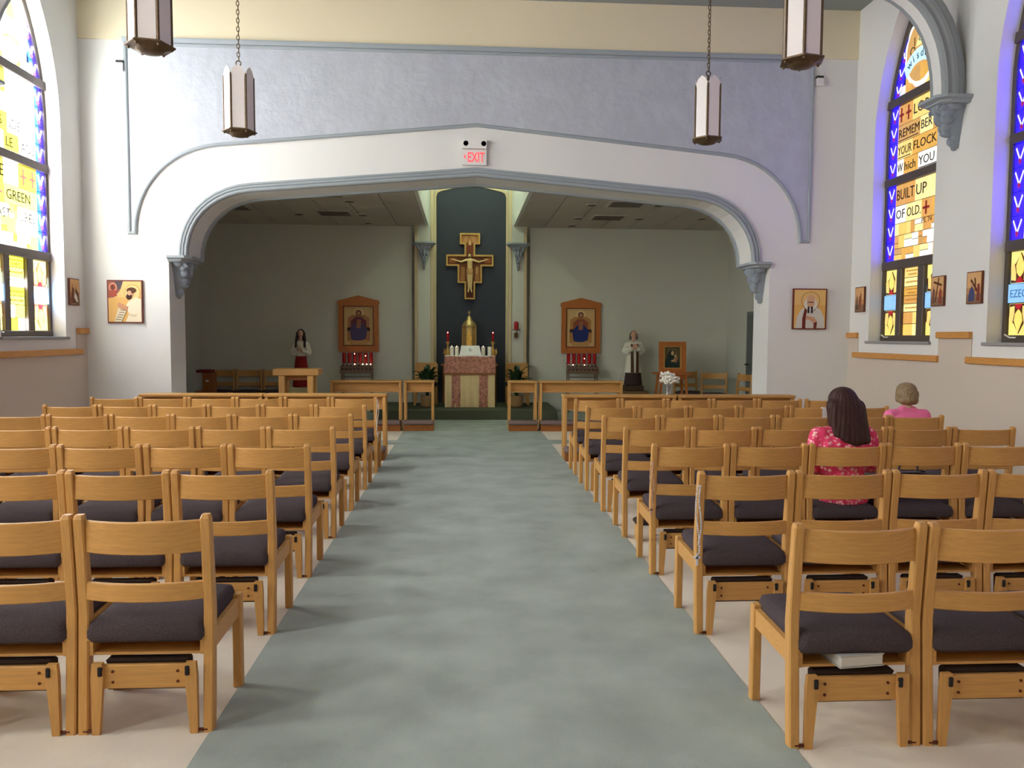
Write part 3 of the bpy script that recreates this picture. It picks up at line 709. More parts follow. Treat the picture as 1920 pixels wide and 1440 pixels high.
    C['kd'] = MB().cbox(.07, CW-.07, -.17, -.03, .125, .165, .012).mesh('kneeler')      # kneeler let down
    C['kdl'] = MB().cbox(.08, .11, -.14, -.06, 0.004, .127, .006).mesh('kneeler_leg')
    C['kdr'] = MB().cbox(CW-.11, CW-.08, -.14, -.06, 0.004, .127, .006).mesh('kneeler_leg')
    return C
CM = chair_meshes()
for k in ('seat',): CM[k].polygons.foreach_set('use_smooth', [True]*len(CM[k].polygons))
for k in ('back', 'mid'):
    CM[k].polygons.foreach_set('use_smooth', [True]*len(CM[k].polygons)); CM[k].set_sharp_from_angle(angle=math.radians(30))
def chair(label, loc, rz=0, group='oak chairs in rows', kneeler=1, detail=2):
    t = thing('oak_chair', label, 'chair', loc, rz, group)
    for k, nm in (('pl', 'back_post'), ('pr', 'back_post'), ('ll', 'leg'), ('lr', 'leg')): link(nm, CM[k], M_OAK, t)
    link('backrest', CM['back'], M_OAKH, t); link('lower_rail', CM['mid'], M_OAKH, t)
    link('side_rail', CM['sl'], M_OAKH, t); link('side_rail', CM['sr'], M_OAKH, t)
    link('seat', CM['seat'], M_FAB, t); link('book_shelf', CM['shelf'], M_OAKH, t)
    if kneeler == 1:
        kb = link('kneeler', CM['kb'], M_OAKH, t); link('kneeler_pad', CM['kp'], M_FELT, kb)
        link('kneeler_leg', CM['kl'], M_OAK, kb); link('kneeler_leg', CM['kr'], M_OAK, kb)
        if detail > 1:
            link('rubber_stop', CM['rl'], M_RUB, kb); link('rubber_stop', CM['rr'], M_RUB, kb); link('pivot_pin', CM['pin'], M_SCREW, kb); link('pivot_pin', CM['pinr'], M_SCREW, kb)
            for x in (.13, CW-.13):
                for z in (.197, .237): link('screw', CM['sc'], M_SCREW, kb, loc=(x, 0, z))
    elif kneeler == 2:
        kb = link('kneeler', CM['kd'], M_FELT, t); link('kneeler_leg', CM['kdl'], M_OAK, kb); link('kneeler_leg', CM['kdr'], M_OAK, kb)
    return t
ORD = ['aisle-end', 'second', 'third', 'fourth', 'fifth', 'sixth']
ROW = ['seventh', 'sixth', 'fifth', 'fourth', 'third', 'second', 'first']
LX, LY = -.944, [2.963, 3.929, 4.85, 5.786, 6.694, 7.615, 8.552]
RX, RY = [1.186, 1.166, 1.172, 1.180, 1.172, 1.173, 1.186], [2.719, 3.825, 4.814, 5.717, 6.593, 7.501, 8.38]
NL, NR = [3, 4, 5, 6, 6, 6, 6], [3, 5, 6, 6, 6, 6, 6]
rj = random.Random(4)
for r in range(7):
    for i in range(NL[r]):
        where = 'aisle-end chair' if i == 0 else '%s chair from the aisle' % ORD[i]
        chair('oak %s in %s row from the front desk, sunny window side' % (where, ROW[r]), (LX-CP*i-CW, LY[r]+rj.uniform(-.008, .008), 0), rj.uniform(-.008, .008), 'oak chairs on the sunny window side', 1, 2 if r < 4 else 1)
    for i in range(NR[r]):
        where = 'aisle-end chair' if i == 0 else '%s chair from the aisle' % ORD[i]
        x = RX[r]+CP*i+(.03 if r == 6 and i == 5 else 0)
        chair('oak %s in %s row from the front desk, seated women side' % (where, ROW[r]), (x, RY[r]+rj.uniform(-.008, .008), 0), rj.uniform(-.008, .008), 'oak chairs on the seated women side', 2 if (r, i) == (3, 0) else 1, 2 if r < 4 else 1)

# ================================================================== DESKS, RAILS, LECTERN
def desk(label, x0, x1, y, group, depth=.22, pad=True, name='kneeling_desk', end_legs=(True, True)):
    t = thing(name, label, 'kneeling desk', ((x0+x1)/2, y, 0), 0, group); a, b = x0-(x0+x1)/2, x1-(x0+x1)/2
    MB().cbox(a, b, 0, depth, .752, .785, .006).build('desk_top', M_OAKH, t)
    MB().box(a+.03, b-.03, .10, .12, .60, .752).build('apron', M_OAKH, t)
    MB().box(a+.03, b-.03, .03, depth-.01, .60, .615).build('book_ledge', M_OAKH, t)
    for x in (a+.008, b-.048):
        for yy in (.012, depth-.05): MB().cbox(x, x+.04, yy, yy+.04, 0, .752, .004).build('leg', M_OAK, t)
    if pad:
        MB().box(a+.01, b-.01, -.16, .02, .0, .10).build('kneeler_base', M_OAKD, t)
        MB().cbox(a+.004, b-.004, -.2, .02, .10, .165, .02).build('kneeler_pad', M_FAB if False else mat('brown_pad', s2l(128, 108, 102), .9), t)
    return t
desk('long oak kneeling desk before the first row, sunny window side, outer half', -3.88, -2.425, 9.55, 'long front desks')
desk('long oak kneeling desk before the first row, sunny window side, aisle half', -2.41, -.945, 9.55, 'long front desks')
desk('long oak kneeling desk before the first row carrying the vase of white flowers', 1.2, 2.6, 9.42, 'long front desks')
desk('long oak kneeling desk before the first row, seated women side, outer half', 2.615, 4.09, 9.42, 'long front desks')
desk('long oak communion rail beside the lectern', -2.12, -.99, 12.45, 'communion rails', .24)
desk('short oak communion rail at the sanctuary entrance, lectern side', -.965, -.475, 12.45, 'communion rails', .24)
desk('short oak communion rail at the sanctuary entrance, priest statue side', .69, 1.165, 12.39, 'communion rails', .24)
desk('long oak communion rail ending near the priest statue', 1.19, 2.545, 12.39, 'communion rails', .24)
t = thing('lectern', 'oak lectern with thick top bar on two square posts', 'lectern', (-2.5, 11.8, 0))
MB().cbox(-.335, .335, -.03, .32, .895, .995, .008).build('lectern_top', M_OAKH, t)
for x in (-.255, .165): MB().cbox(x, x+.09, -.01, .09, 0, .895, .006).build('post', M_OAK, t); MB().cbox(x, x+.09, .2, .3, 0, .895, .006).build('post', M_OAK, t)
MB().box(-.165, .165, .10, .12, .82, .895).build('apron', M_OAKD, t); MB().cbox(-.30, .30, -.03, .32, .0, .06, .006).build('foot_board', M_OAKH, t)

# ================================================================== WALL PICTURES AND FITTINGS
def wall_frame(X, Y, Z, sg):                   # local 2D (u, v) to world on front (sg 0), right (1), left (-1) walls, d = out
    if sg == 0: return lambda u, v, d: (X+u, Y-d, Z+v)
    if sg == 1: return lambda u, v, d: (X-d, Y-u, Z+v)
    return lambda u, v, d: (X+d, Y+u, Z+v)
def panel_icon(name, label, W, H, X, Y, Z, sg, shapes, edge=M_MAR, th=.03, cat='picture', group=None):
    F = wall_frame(X, Y, Z, sg); t = thing(name, label, cat, (0, 0, 0), 0, group)
    MB().prism(rect(-W/2, -H/2, W/2, H/2), F, .004, th).build('board', edge, t)
    painting('painting', t, shapes, lambda u, v, d: F(u*W, v*H, th+d)); return t
SK = (206, 150, 110)
panel_icon('saint_icon', 'gold icon of a bearded kneeling saint in white with scroll', .44, .55, -4.347, YF, 1.912, 0, [
    ((228, 178, 104), rect(-.47, -.47, .47, .47)), ((236, 196, 126), rect(-.47, .1, .47, .47)),
    ((150, 92, 78), [(-.47, .47), (-.08, .47), (-.14, .25), (-.3, .1), (-.47, .08)]), ((90, 78, 84), [(-.28, .47), (-.04, .47), (-.12, .28), (-.22, .3)]),
    ((216, 140, 110), circ(-.33, .33, .12, .11)), ((120, 64, 48), circ(-.33, .33, .07, .07)), ((176, 84, 66), [(-.44, .12), (-.22, .12), (-.24, .26), (-.42, .26)]),
    ((200, 150, 84), circ(.22, .2, .225, .2, 24)), ((240, 202, 134), circ(.22, .2, .21, .185, 24)),
    ((238, 222, 190), [(.02, -.47), (.47, -.47), (.47, .06), (.3, .1), (.1, .0), (.02, -.12), (.12, -.28)]), ((222, 200, 164), [(.1, -.28), (.36, -.3), (.46, -.22), (.3, -.36), (.14, -.34)]),
    (SK, circ(.17, .2, .1, .12)), ((96, 60, 40), circ(.2, .26, .14, .07)), ((70, 40, 28), circ(.13, .115, .085, .07)), ((228, 176, 136), circ(.14, .2, .06, .055)),
    ((210, 150, 112), [(-.18, -.02), (.1, -.12), (.06, -.22), (-.2, -.12)]), ((230, 214, 178), [(-.3, -.47), (-.1, -.47), (.04, -.22), (-.18, -.14)])] +
    [((120, 104, 80), [(-.26+.035*k, -.42+.055*k), (-.1+.03*k, -.43+.055*k), (-.1+.03*k, -.415+.055*k), (-.26+.035*k, -.405+.055*k)]) for k in range(5)])
panel_icon('priest_icon', 'gold icon of a haloed priest in white surplice and red stole', .47, .55, 4.66, YF, 1.885, 0, [
    ((226, 176, 96), rect(-.46, -.47, .46, .47)), ((232, 190, 116), rect(-.46, .1, .46, .47)),
    ((150, 104, 54), circ(.02, .2, .275, .225, 26)), ((230, 188, 120), circ(.02, .2, .26, .212, 26)),
    ((212, 206, 192), [(-.42, -.47), (.44, -.47), (.42, -.2), (.3, .0), (.14, .06), (-.12, .06), (-.28, -.04), (-.38, -.2)]),
    ((112, 44, 36), [(-.14, .07), (-.06, .07), (-.12, -.22), (-.12, -.47), (-.22, -.47), (-.22, -.24)]), ((112, 44, 36), [(.1, .07), (.2, .04), (.12, -.06)]), ((112, 44, 36), [(.12, -.32), (.22, -.32), (.2, -.47), (.12, -.47)]),
    ((226, 220, 206), circ(.02, .12, .19, .17)), ((214, 168, 130), circ(.02, .19, .125, .16)), ((226, 220, 206), [(-.12, .2), (-.09, .28), (-.1, .06), (-.16, .04)]), ((226, 220, 206), [(.16, .2), (.13, .28), (.14, .06), (.2, .04)]),
    ((86, 54, 42), rect(-.06, .155, .09, .175)), ((40, 36, 44), [(-.07, .06), (-.02, .06), (-.02, -.1), (-.07, -.1)]), ((40, 36, 44), [(.03, .06), (.08, .06), (.08, -.1), (.03, -.1)]),
    ((206, 156, 120), [(-.1, -.16), (.1, -.2), (.22, -.3), (.12, -.34), (-.02, -.26), (-.12, -.26)])])
def station(label, X, Y, Z, sg, var):
    base = [((196, 140, 92), rect(-.46, -.47, .46, .47)), ((220, 172, 116), rect(-.46, .0, .46, .47)), ((140, 110, 84), rect(-.46, -.47, .46, -.2))]
    if var == 0: base += [((110, 70, 48), [(-.1, -.4), (.0, -.4), (.06, .1), (-.02, .14)]), ((150, 84, 60), [(.05, -.4), (.2, -.4), (.22, .2), (.12, .26), (.06, .1)]), ((90, 74, 66), [(-.34, -.4), (-.18, -.4), (-.2, .12), (-.3, .12)]), (SK, circ(.15, .28, .05, .045)), (SK, circ(-.25, .17, .05, .045))]
    if var == 1: base += [((96, 54, 34), [(-.18, -.38), (-.1, -.38), (.14, .44), (.06, .44)]), ((96, 54, 34), [(-.3, .28), (-.27, .34), (.34, .22), (.33, .15)]), ((120, 84, 70), [(-.4, -.42), (-.22, -.42), (-.18, .06), (-.32, .1)]), ((150, 66, 52), [(.12, -.42), (.34, -.42), (.32, .04), (.2, .08)]), (SK, circ(-.25, .13, .06, .045)), (SK, circ(.26, .12, .06, .045))]
    if var == 2: base += [((96, 54, 34), [(-.24, .22), (-.18, .28), (.4, -.2), (.36, -.28)]), ((96, 54, 34), [(.02, .3), (.1, .3), (.16, -.1), (.08, -.1)]), ((70, 74, 110), [(-.34, -.42), (.06, -.42), (.04, -.1), (-.14, .06), (-.3, -.1)]), ((130, 60, 52), [(.2, -.42), (.4, -.42), (.36, .12), (.24, .1)]), (SK, circ(-.13, .1, .06, .045))]
    if var == 3: base += [((110, 62, 44), [(-.4, -.42), (-.12, -.42), (-.06, .1), (-.3, .2)]), ((84, 60, 52), [(-.1, -.4), (.3, -.42), (.36, -.1), (.1, .16)]), ((236, 226, 210), [(-.1, -.2), (.14, -.38), (.3, -.36), (.2, -.14), (.0, .0)]), (SK, circ(.1, .22, .07, .05)), (SK, circ(-.22, .25, .07, .05))]
    return panel_icon('station_plaque', label, .24, .33, X, Y, Z, sg, base, mat('plaque_edge', s2l(110, 58, 36), .5), .025, 'plaque', 'stations of the cross plaques')
station('small painted plaque with a white draped figure beside the sunlit window', XL, 10.09, 2.015, -1, 3)
station('small painted plaque with standing figures between corner and lettered window', XR, 10.11, 2.005, 1, 0)
station('small painted plaque with an upright cross beside the lettered window', XR, 8.40, 2.02, 1, 1)
station('small painted plaque with a leaning cross and blue robed figure under the rib', XR, 7.775, 2.02, 1, 2)
# exit sign with emergency lamps
F = wall_frame(.124, YF-.012, 3.82, 0); t = thing('exit_sign', 'white exit sign with red letters and twin emergency lamps', 'exit sign')
MB().prism(rect(-.157, .10, .157, .222), F, 0, .07).build('lamp_box', M_WHITE, t)
MB().prism(rect(-.155, -.105, .157, .095), F, 0, .04).build('sign_box', M_WHITE, t)
for x in (-.11, .12):
    MB().lathe([(.034, 0), (.036, -.02), (.030, -.03), (.022, -.022), (.001, -.02)], (0, 0, 0), 14).build('emergency_lamp', mat('lamp_grey', s2l(150, 146, 142), .3), t, loc=F(x, .165, .07), rot=(PI/2+.0, 0, .15 if x < 0 else -.15)).rotation_euler = (-PI/2+PI, 0, 0)
M_EXIT = mat('exit_red', s2l(225, 70, 76), .5, emit=s2l(255, 70, 76), estr=.9)
me = text_mesh('EXIT', .175, .001, 'CENTER', .003)
for v in me.vertices: v.co = Vector(F(.02+v.co.x*.62, -.065+v.co.y*1.0, .0415+v.co.z))
link('lettering', me, M_EXIT, t)
MB().prism([(-.14, 0), (-.118, .025), (-.11, .02), (-.125, 0), (-.11, -.02), (-.118, -.025)], F, .04, .0425).build('chevron', M_EXIT, t)
# motion sensors
for X, Z, lab in ((-4.335, 4.865, 'small white sensor box high by the sunny corner'), (4.706, 4.9, 'small white sensor box high by the women-side corner')):
    F = wall_frame(X, YF, Z, 0); t = thing('motion_sensor', lab, 'sensor', group='motion sensors')
    MB().prism(rect(-.042, -.065, .042, .035), F, 0, .06).build('housing', M_WHITE, t); MB().prism(rect(-.042, .035, .042, .065), F, 0, .06).build('lens', M_BLACK, t)

# ================================================================== PENDANT LANTERNS
def pendant(label, X, Y, zb):
    t = thing('pendant_lantern', label, 'lantern', (X, Y, zb), .22, 'hexagonal pendant lanterns'); R_ = .140; a0 = 0
    MB().lathe([(.07, .026), (.10, .029), (.115, .034), (.158, .046), (.168, .05), (.168, .06), (.15, .068)], n=6, ang0=a0).build('base_tray', M_LAMP, t)
    MB().lathe([(.01, .004), (.05, .007), (.085, .017), (.10, .034)], n=18).build('finial_bowl', M_LAMP, t, smooth=True)
    for k in range(6):
        a, b = a0+2*PI*k/6, a0+2*PI*(k+1)/6
        p, q = Vector((R_*math.cos(a), R_*math.sin(a), 0)), Vector((R_*math.cos(b), R_*math.sin(b), 0))
        ex = (q-p).normalized(); L = (q-p).length; n = ex.cross(Vector((0, 0, 1)))
        poly = [(.012, .05), (L-.012, .05), (L-.012, .56), (L-.004, .60), (L*.8, .645), (L*.5, .675), (L*.2, .645), (.004, .60), (.012, .56)]
        MB().prism(poly, lambda u, v, d: p+ex*u+Vector((0, 0, v))+n*d, -.004, .004).build('glass_panel', M_MILK, t)
        MB().cap(p+Vector((0, 0, .04)), p+Vector((0, 0, .585)), .011, .010, 8).build('corner_bar', M_LAMP, t)
    MB().lathe([(.05, .60), (.06, .61), (.03, .635), (.012, .67), (.012, .70)], n=12).build('top_cap', M_LAMP, t)
    st = MB()
    for k in range(3): a = PI*k/3; st.tube([(-.13*math.cos(a), -.13*math.sin(a), .585), (0, 0, .62), (.13*math.cos(a), .13*math.sin(a), .585)], .006, 5)
    st.build('spider', M_LAMP, t)
    MB().tube([(.024*math.cos(2*PI*i/14), 0, .722+.024*math.sin(2*PI*i/14)) for i in range(15)], .006, 6).build('ring', M_LAMP, t)
    ch = MB(); z = .745; k = 0; top = min(5.79, 5.79)-zb
    while z < top:
        pts = []
        for i in range(13):
            a = 2*PI*i/12; u, v = .013*math.cos(a), .026*math.sin(a)
            pts.append((u, .0, z+.02+v) if k % 2 else (.004, u, z+.02+v))
        ch.tube(pts, .0045, 5); z += .041; k += 1
    ch.build('chain', M_LAMP, t); MB().lathe([(.06, top), (.06, top+.015), (.03, top+.035)], n=16).build('ceiling_rose', M_LAMP, t)
    return t
pendant('milk glass lantern by the arch, sunny window side', -2.235, 8.07, 3.452)
pendant('milk glass lantern by the arch, seated women side', 2.49, 8.07, 3.472)
pendant('milk glass lantern over the chair rows, sunny window side', -2.2, 5.76, 3.452)
pendant('milk glass lantern over the chair rows, seated women side', 2.475, 5.76, 3.472)

# ================================================================== SANCTUARY FURNISHINGS
# crucifix
def step_cross(k=0):
    P = [(-.10, -.64), (.10, -.64), (.10, -.32), (.235, -.32), (.235, .01), (.46, .01), (.46, .225), (.10, .225), (.10, .435), (.195, .435), (.195, .645), (-.195, .645), (-.195, .435), (-.10, .435), (-.10, .225), (-.46, .225), (-.46, .01), (-.235, .01), (-.235, -.32), (-.10, -.32)]
    return P
cx_t = thing('crucifix', 'stepped wooden painted cross with pale carved figure', 'crucifix', (.103, ALB+.06, 2.86))
V = lambda u, v, d: (u, -d, v)
SC = step_cross()
MB().prism(SC, V, .004, .045).build('cross_board', mat('cross_brown', s2l(140, 82, 46), .55, noise=(12, .3, (1, 1, 1))), cx_t)
MB().sweep(SC, [(0, .03), (0, .07), (.028, .07), (.028, .03)], closed=True).build('cross_border', M_GOLDP, cx_t)
bl = MB()
for i in range(len(SC)):
    a, b = Vector(SC[i]), Vector(SC[(i+1) % len(SC)]); L = (b-a).length; n = max(1, int(L/.03))
    for k in range(n): p = a+(b-a)*(k+.5)/n; bl.ell((p.x, -.06, p.y), .011, nu=6, nv=4)
bl.build('beading', M_GOLDP, cx_t)['kind'] = 'stuff'
painting('painted_ground', cx_t, [((176, 120, 70), rect(-.17, .45, .17, .62)), ((120, 62, 38), rect(-.075, .24, .075, .46)), ((190, 140, 86), [(-.14, .47), (-.1, .58), (-.04, .6), (-.06, .48)]), ((190, 140, 86), [(.14, .47), (.1, .58), (.02, .6), (.05, .48)]), ((212, 176, 120), [(-.03, .42), (.03, .42), (0, .54)]),
    ((104, 56, 34), rect(-.43, .05, .43, .19)), ((160, 96, 54), rect(-.40, .07, -.26, .17)), ((160, 96, 54), rect(.28, .07, .41, .17)), ((120, 70, 40), rect(-.21, -.29, .21, .06)), ((160, 110, 66), [(-.19, -.28), (-.1, -.28), (-.1, -.02), (-.17, .0)]), ((160, 110, 66), [(.1, -.28), (.19, -.28), (.18, .0), (.11, -.02)]), ((196, 160, 110), [(.12, -.14), (.15, -.14), (.15, .0), (.13, .0)]), ((88, 44, 28), rect(-.075, -.61, .075, -.3))], lambda u, v, d: (u, -.045-d, v))
cb = MB()
cb.cap((0, -.085, .105), (0, -.085, .0), .06, .052); cb.cap((0, -.085, .0), (.0, -.085, -.08), .05, .055); cb.cap((-.035, -.09, .12), (.035, -.09, .12), .03, .03)
for s_ in (-1, 1):
    cb.cap((s_*.06, -.09, .125), (s_*.17, -.085, .085), .025, .02, 10); cb.cap((s_*.17, -.085, .085), (s_*.30, -.08, .12), .019, .014, 10); cb.ell((s_*.325, -.078, .13), (.028, .012, .015))
    for q in range(4): cb.cap((s_*.34, -.078, .122+.006*q), (s_*(.362-.002*abs(q-1)), -.08, .125+.007*q), .0045, .004, 6)
    cb.cap((s_*.03, -.088, -.08), (s_*.026, -.10, -.26), .038, .028); cb.cap((s_*.026, -.10, -.26), (s_*.022, -.085, -.44), .027, .018); cb.cap((s_*.024, -.09, -.45), (s_*.032, -.105, -.50), .017, .014)
cb.cap((0, -.09, .13), (0, -.095, .17), .022, .022); cb.ell((-.005, -.105, .205), (.034, .038, .045)); cb.ell((-.005, -.143, .2), (.007, .008, .012))
co = link('carved_figure', fuse(cb, .006, 4, 'carved_figure'), mat('carved_wood_skin', s2l(222, 190, 130), .5), cx_t)
hb = MB(); hb.ell((-.005, -.095, .222), (.04, .036, .04)); hb.ell((-.04, -.09, .185), (.014, .02, .04)); hb.ell((.03, -.09, .185), (.014, .02, .04)); hb.ell((-.005, -.13, .168), (.018, .012, .02))
link('carved_hair', fuse(hb, .006, 2, 'carved_hair'), pmat((84, 52, 30)), co)
lc = MB(); lc.lathe([(.058, -.16), (.066, -.13), (.064, -.06), (.058, -.04)], (0, -.088, 0), 16, sy=.9); lc.build('loincloth', pmat((196, 150, 96)), co, smooth=True)
# tabernacle table and tabernacle
t = thing('tabernacle_table', 'dark wooden table behind the altar holding the tabernacle', 'table', (.1, 15.32, .18))
MB().cbox(-.55, .55, -.22, .24, .73, .765, .006).build('table_top', M_OAKD, t)
for x in (-.52, .46):
    for y in (-.19, .15): MB().cbox(x, x+.06, y, y+.06, 0, .73, .005).build('leg', M_OAKD, t)
MB().box(-.48, .48, -.16, -.14, .6, .73).build('apron', M_OAKD, t)
t = thing('tabernacle_plinth', 'dark wooden block under the gold tabernacle', 'plinth', (.1, 15.32, .946))
MB().cbox(-.2, .2, -.18, .2, 0, .175, .008).build('block', M_OAKD, t); MB().cbox(-.21, .21, -.19, .21, .175, .192, .004).build('cap_board', M_OAKD, t)
t = thing('tabernacle', 'gold tabernacle with domed top and small cross', 'tabernacle', (.09, 15.32, 1.14))
MB().lathe([(.165, 0), (.165, .03), (.145, .05), (.14, .52), (.155, .54), (.155, .56), (.14, .565)], n=8, ang0=PI/8).build('body', M_GOLD, t)
MB().lathe([(.135, .56), (.12, .60), (.085, .64), (.06, .66), (.05, .70), (.03, .735), (.001, .75)], n=20).build('dome', M_GOLD, t, smooth=True)
c = MB(); c.box(-.008, .008, -.006, .006, .74, .85); c.box(-.03, .03, -.006, .006, .805, .82); c.build('cross', M_GOLD, t)
for k in range(8):
    a = PI/8+2*PI*k/8; MB().cap((.145*math.cos(a), .145*math.sin(a), .05), (.142*math.cos(a), .142*math.sin(a), .53), .012, .012, 6).build('column', M_GOLD, t)
MB().prism([(-.04, .1), (.04, .1), (.05, .3), (.03, .42), (0, .47), (-.03, .42), (-.05, .3)], lambda u, v, d: (u, -.128-d, v), 0, .014).build('door', mat('gold_bright', s2l(226, 184, 96), .35, .8, noise=(60, .3, (1, 1, 1))), t)
# altar, frontal, cloth and what stands on it
t = thing('altar', 'small wooden altar under the rose and cream cloth', 'altar', (.1, 14.42, .18))
MB().cbox(-.44, .44, .0, .55, .0, .06, .006).build('plinth', M_OAKD, t); MB().box(-.42, .42, .02, .53, .06, .88).build('body', M_OAKD, t); MB().cbox(-.46, .46, -.005, .58, .88, .935, .006).build('altar_top', M_OAKD, t)
t = thing('altar_frontal', 'cream cloth with rose brocade band and stripes over altar', 'altar cloth', (.1, 14.4, .18))
def cloth(x0, x1, z0, z1, y, wav, t_=.006, nx=24):
    mb = MB(); rows_ = []
    for z in (z0, z0+(z1-z0)*.5, z1):
        f_ = 1-(z-z0)/(z1-z0)
        rows_.append([(x0+(x1-x0)*i/nx, y-.012*wav*f_*(1+math.sin(i*1.7+z*3))-.004*wav*math.sin(i*.6), z) for i in range(nx+1)])
    for a, b in zip(rows_, rows_[1:]):
        for i in range(nx):
            mb.add([a[i], a[i+1], b[i+1], b[i]], [(0, 1, 2, 3)]); mb.add([(p[0], p[1]+t_, p[2]) for p in (a[i], a[i+1], b[i+1], b[i])], [(3, 2, 1, 0)])
    return mb
cloth(-.46, .46, .005, .60, -.005, 1).build('cream_panel', M_DAMASK, t, smooth='all')
for x in (-.335, .17): cloth(x, x+.16, .003, .61, -.014, 1, nx=6).build('brocade_stripe', M_BROC, t, smooth='all')
cloth(-.465, .465, .60, .945, -.022, .4).build('brocade_band', M_BROC, t, smooth='all')
MB().box(-.465, .465, -.034, -.024, .60, .64).build('braid', mat('bronze_braid', s2l(150, 100, 60), .7, noise=(80, .3, (1, 1, 1))), t)
MB().box(-.465, .465, -.022, .59, .936, .944).build('cloth_top', M_LINEN, t)
MB().box(-.47, -.464, -.02, .59, .6, .944).build('side_drop', M_BROC, t); MB().box(.464, .47, -.02, .59, .6, .944).build('side_drop', M_BROC, t)
ZT = 1.125
t = thing('missal_stand', 'white linen covered stand with small emblem on the altar', 'book stand', (.11, 14.55, ZT))
mb = MB(); mb.loft([[(-.215, -.05, 0), (.225, -.05, 0), (.22, .2, 0), (-.21, .2, 0)], [(-.20, -.045, .03), (.20, -.045, .03), (.2, .19, .03), (-.2, .19, .03)], [(-.17, .08, .19), (.165, .08, .19), (.16, .16, .19), (-.165, .16, .19)]])
mb.build('linen_cover', M_LINEN, t)
MB().tube([(.025*math.cos(2*PI*i/12), -.052+.72*.1, .115+.025*math.sin(2*PI*i/12)) for i in range(13)], .005, 5).build('emblem', mat('emblem_grey', s2l(170, 168, 166), .6), t, loc=(0, -.018, 0))
for x, lit, lab in ((-.237, 1, 'outer white pillar candle on the altar, lectern side'), (-.143, 1, 'inner white pillar candle on the altar, lectern side'), (.35, 1, 'inner white pillar candle on the altar, priest statue side'), (.47, 0, 'outer white pillar candle on the altar, priest statue side')):
    t = thing('pillar_candle', lab, 'candle', (x, 14.7, ZT), 0, 'white altar candles')
    MB().lathe([(.037, 0), (.037, .165), (.032, .17), (.028, .155), (.001, .15)], n=18).build('wax', M_WAX, t, smooth=True)
    MB().tube([(0, 0, .15), (.002, 0, .172)], .002, 5).build('wick', M_BLACK, t)
    if lit: MB().lathe([(.001, .162), (.006, .168), (.004, .178), (.0005, .186)], n=8).build('flame', M_FLAME, t)
for x, lab in ((-.32, 'red glass candle on gold stick beside the tabernacle, lectern side'), (.545, 'red glass candle on gold stick beside the tabernacle, statue side')):
    t = thing('red_candle', lab, 'candle', (x*1.015, 15.32, .945), 0, 'red tabernacle candles')
    MB().lathe([(.065, 0), (.065, .015), (.03, .04), (.02, .08), (.04, .11), (.05, .16), (.055, .22), (.04, .28), (.022, .31), (.016, .36), (.034, .40), (.04, .43), (.03, .44)], n=14).build('candlestick', M_GOLDP, t, smooth=True)
    for s_ in (-1, 1): MB().loft([[(s_*.03, 0, .15), (s_*.05, .012, .15), (s_*.05, -.012, .15)], [(s_*.05, 0, .2), (s_*.085, .014, .22), (s_*.085, -.014, .22)], [(s_*.05, 0, .29), (s_*.07, .004, .31), (s_*.07, -.004, .31)]]).build('wing', M_GOLDP, t)
    MB().lathe([(.02, .44), (.024, .46), (.024, .58), (.028, .625), (.024, .625), (.02, .5)], n=14).build('red_glass', M_RED, t, smooth=True)
    MB().ell((0, -.03, .615), (.008, .006, .012)).build('flame', mat('red_flame', (1, .3, .2), .5, emit=(1, .25, .2), estr=8), t)
t = thing('sanctuary_lamp', 'red sanctuary lamp on a bracket on the pilaster', 'lamp', (1.01, ALB-.145, 1.62))
MB().tube([(0, 0, -.12), (0, -.05, -.1), (0, -.09, -.05), (0, -.10, 0)], .009, 6).build('bracket', M_LAMP, t); MB().lathe([(.03, -.01), (.075, 0), (.075, .012), (.03, .014)], (0, -.1, 0), 16).build('dish', mat('red_brass', s2l(130, 40, 30), .35, .5), t)
MB().lathe([(.035, .014), (.045, .04), (.045, .12), (.035, .16), (.03, .16), (.03, .03)], (0, -.1, 0), 16).build('red_glass', M_RED, t, smooth=True)
MB().box(-.04, .04, -.015, 0, -.16, -.06).build('wall_plate', M_LAMP, t)

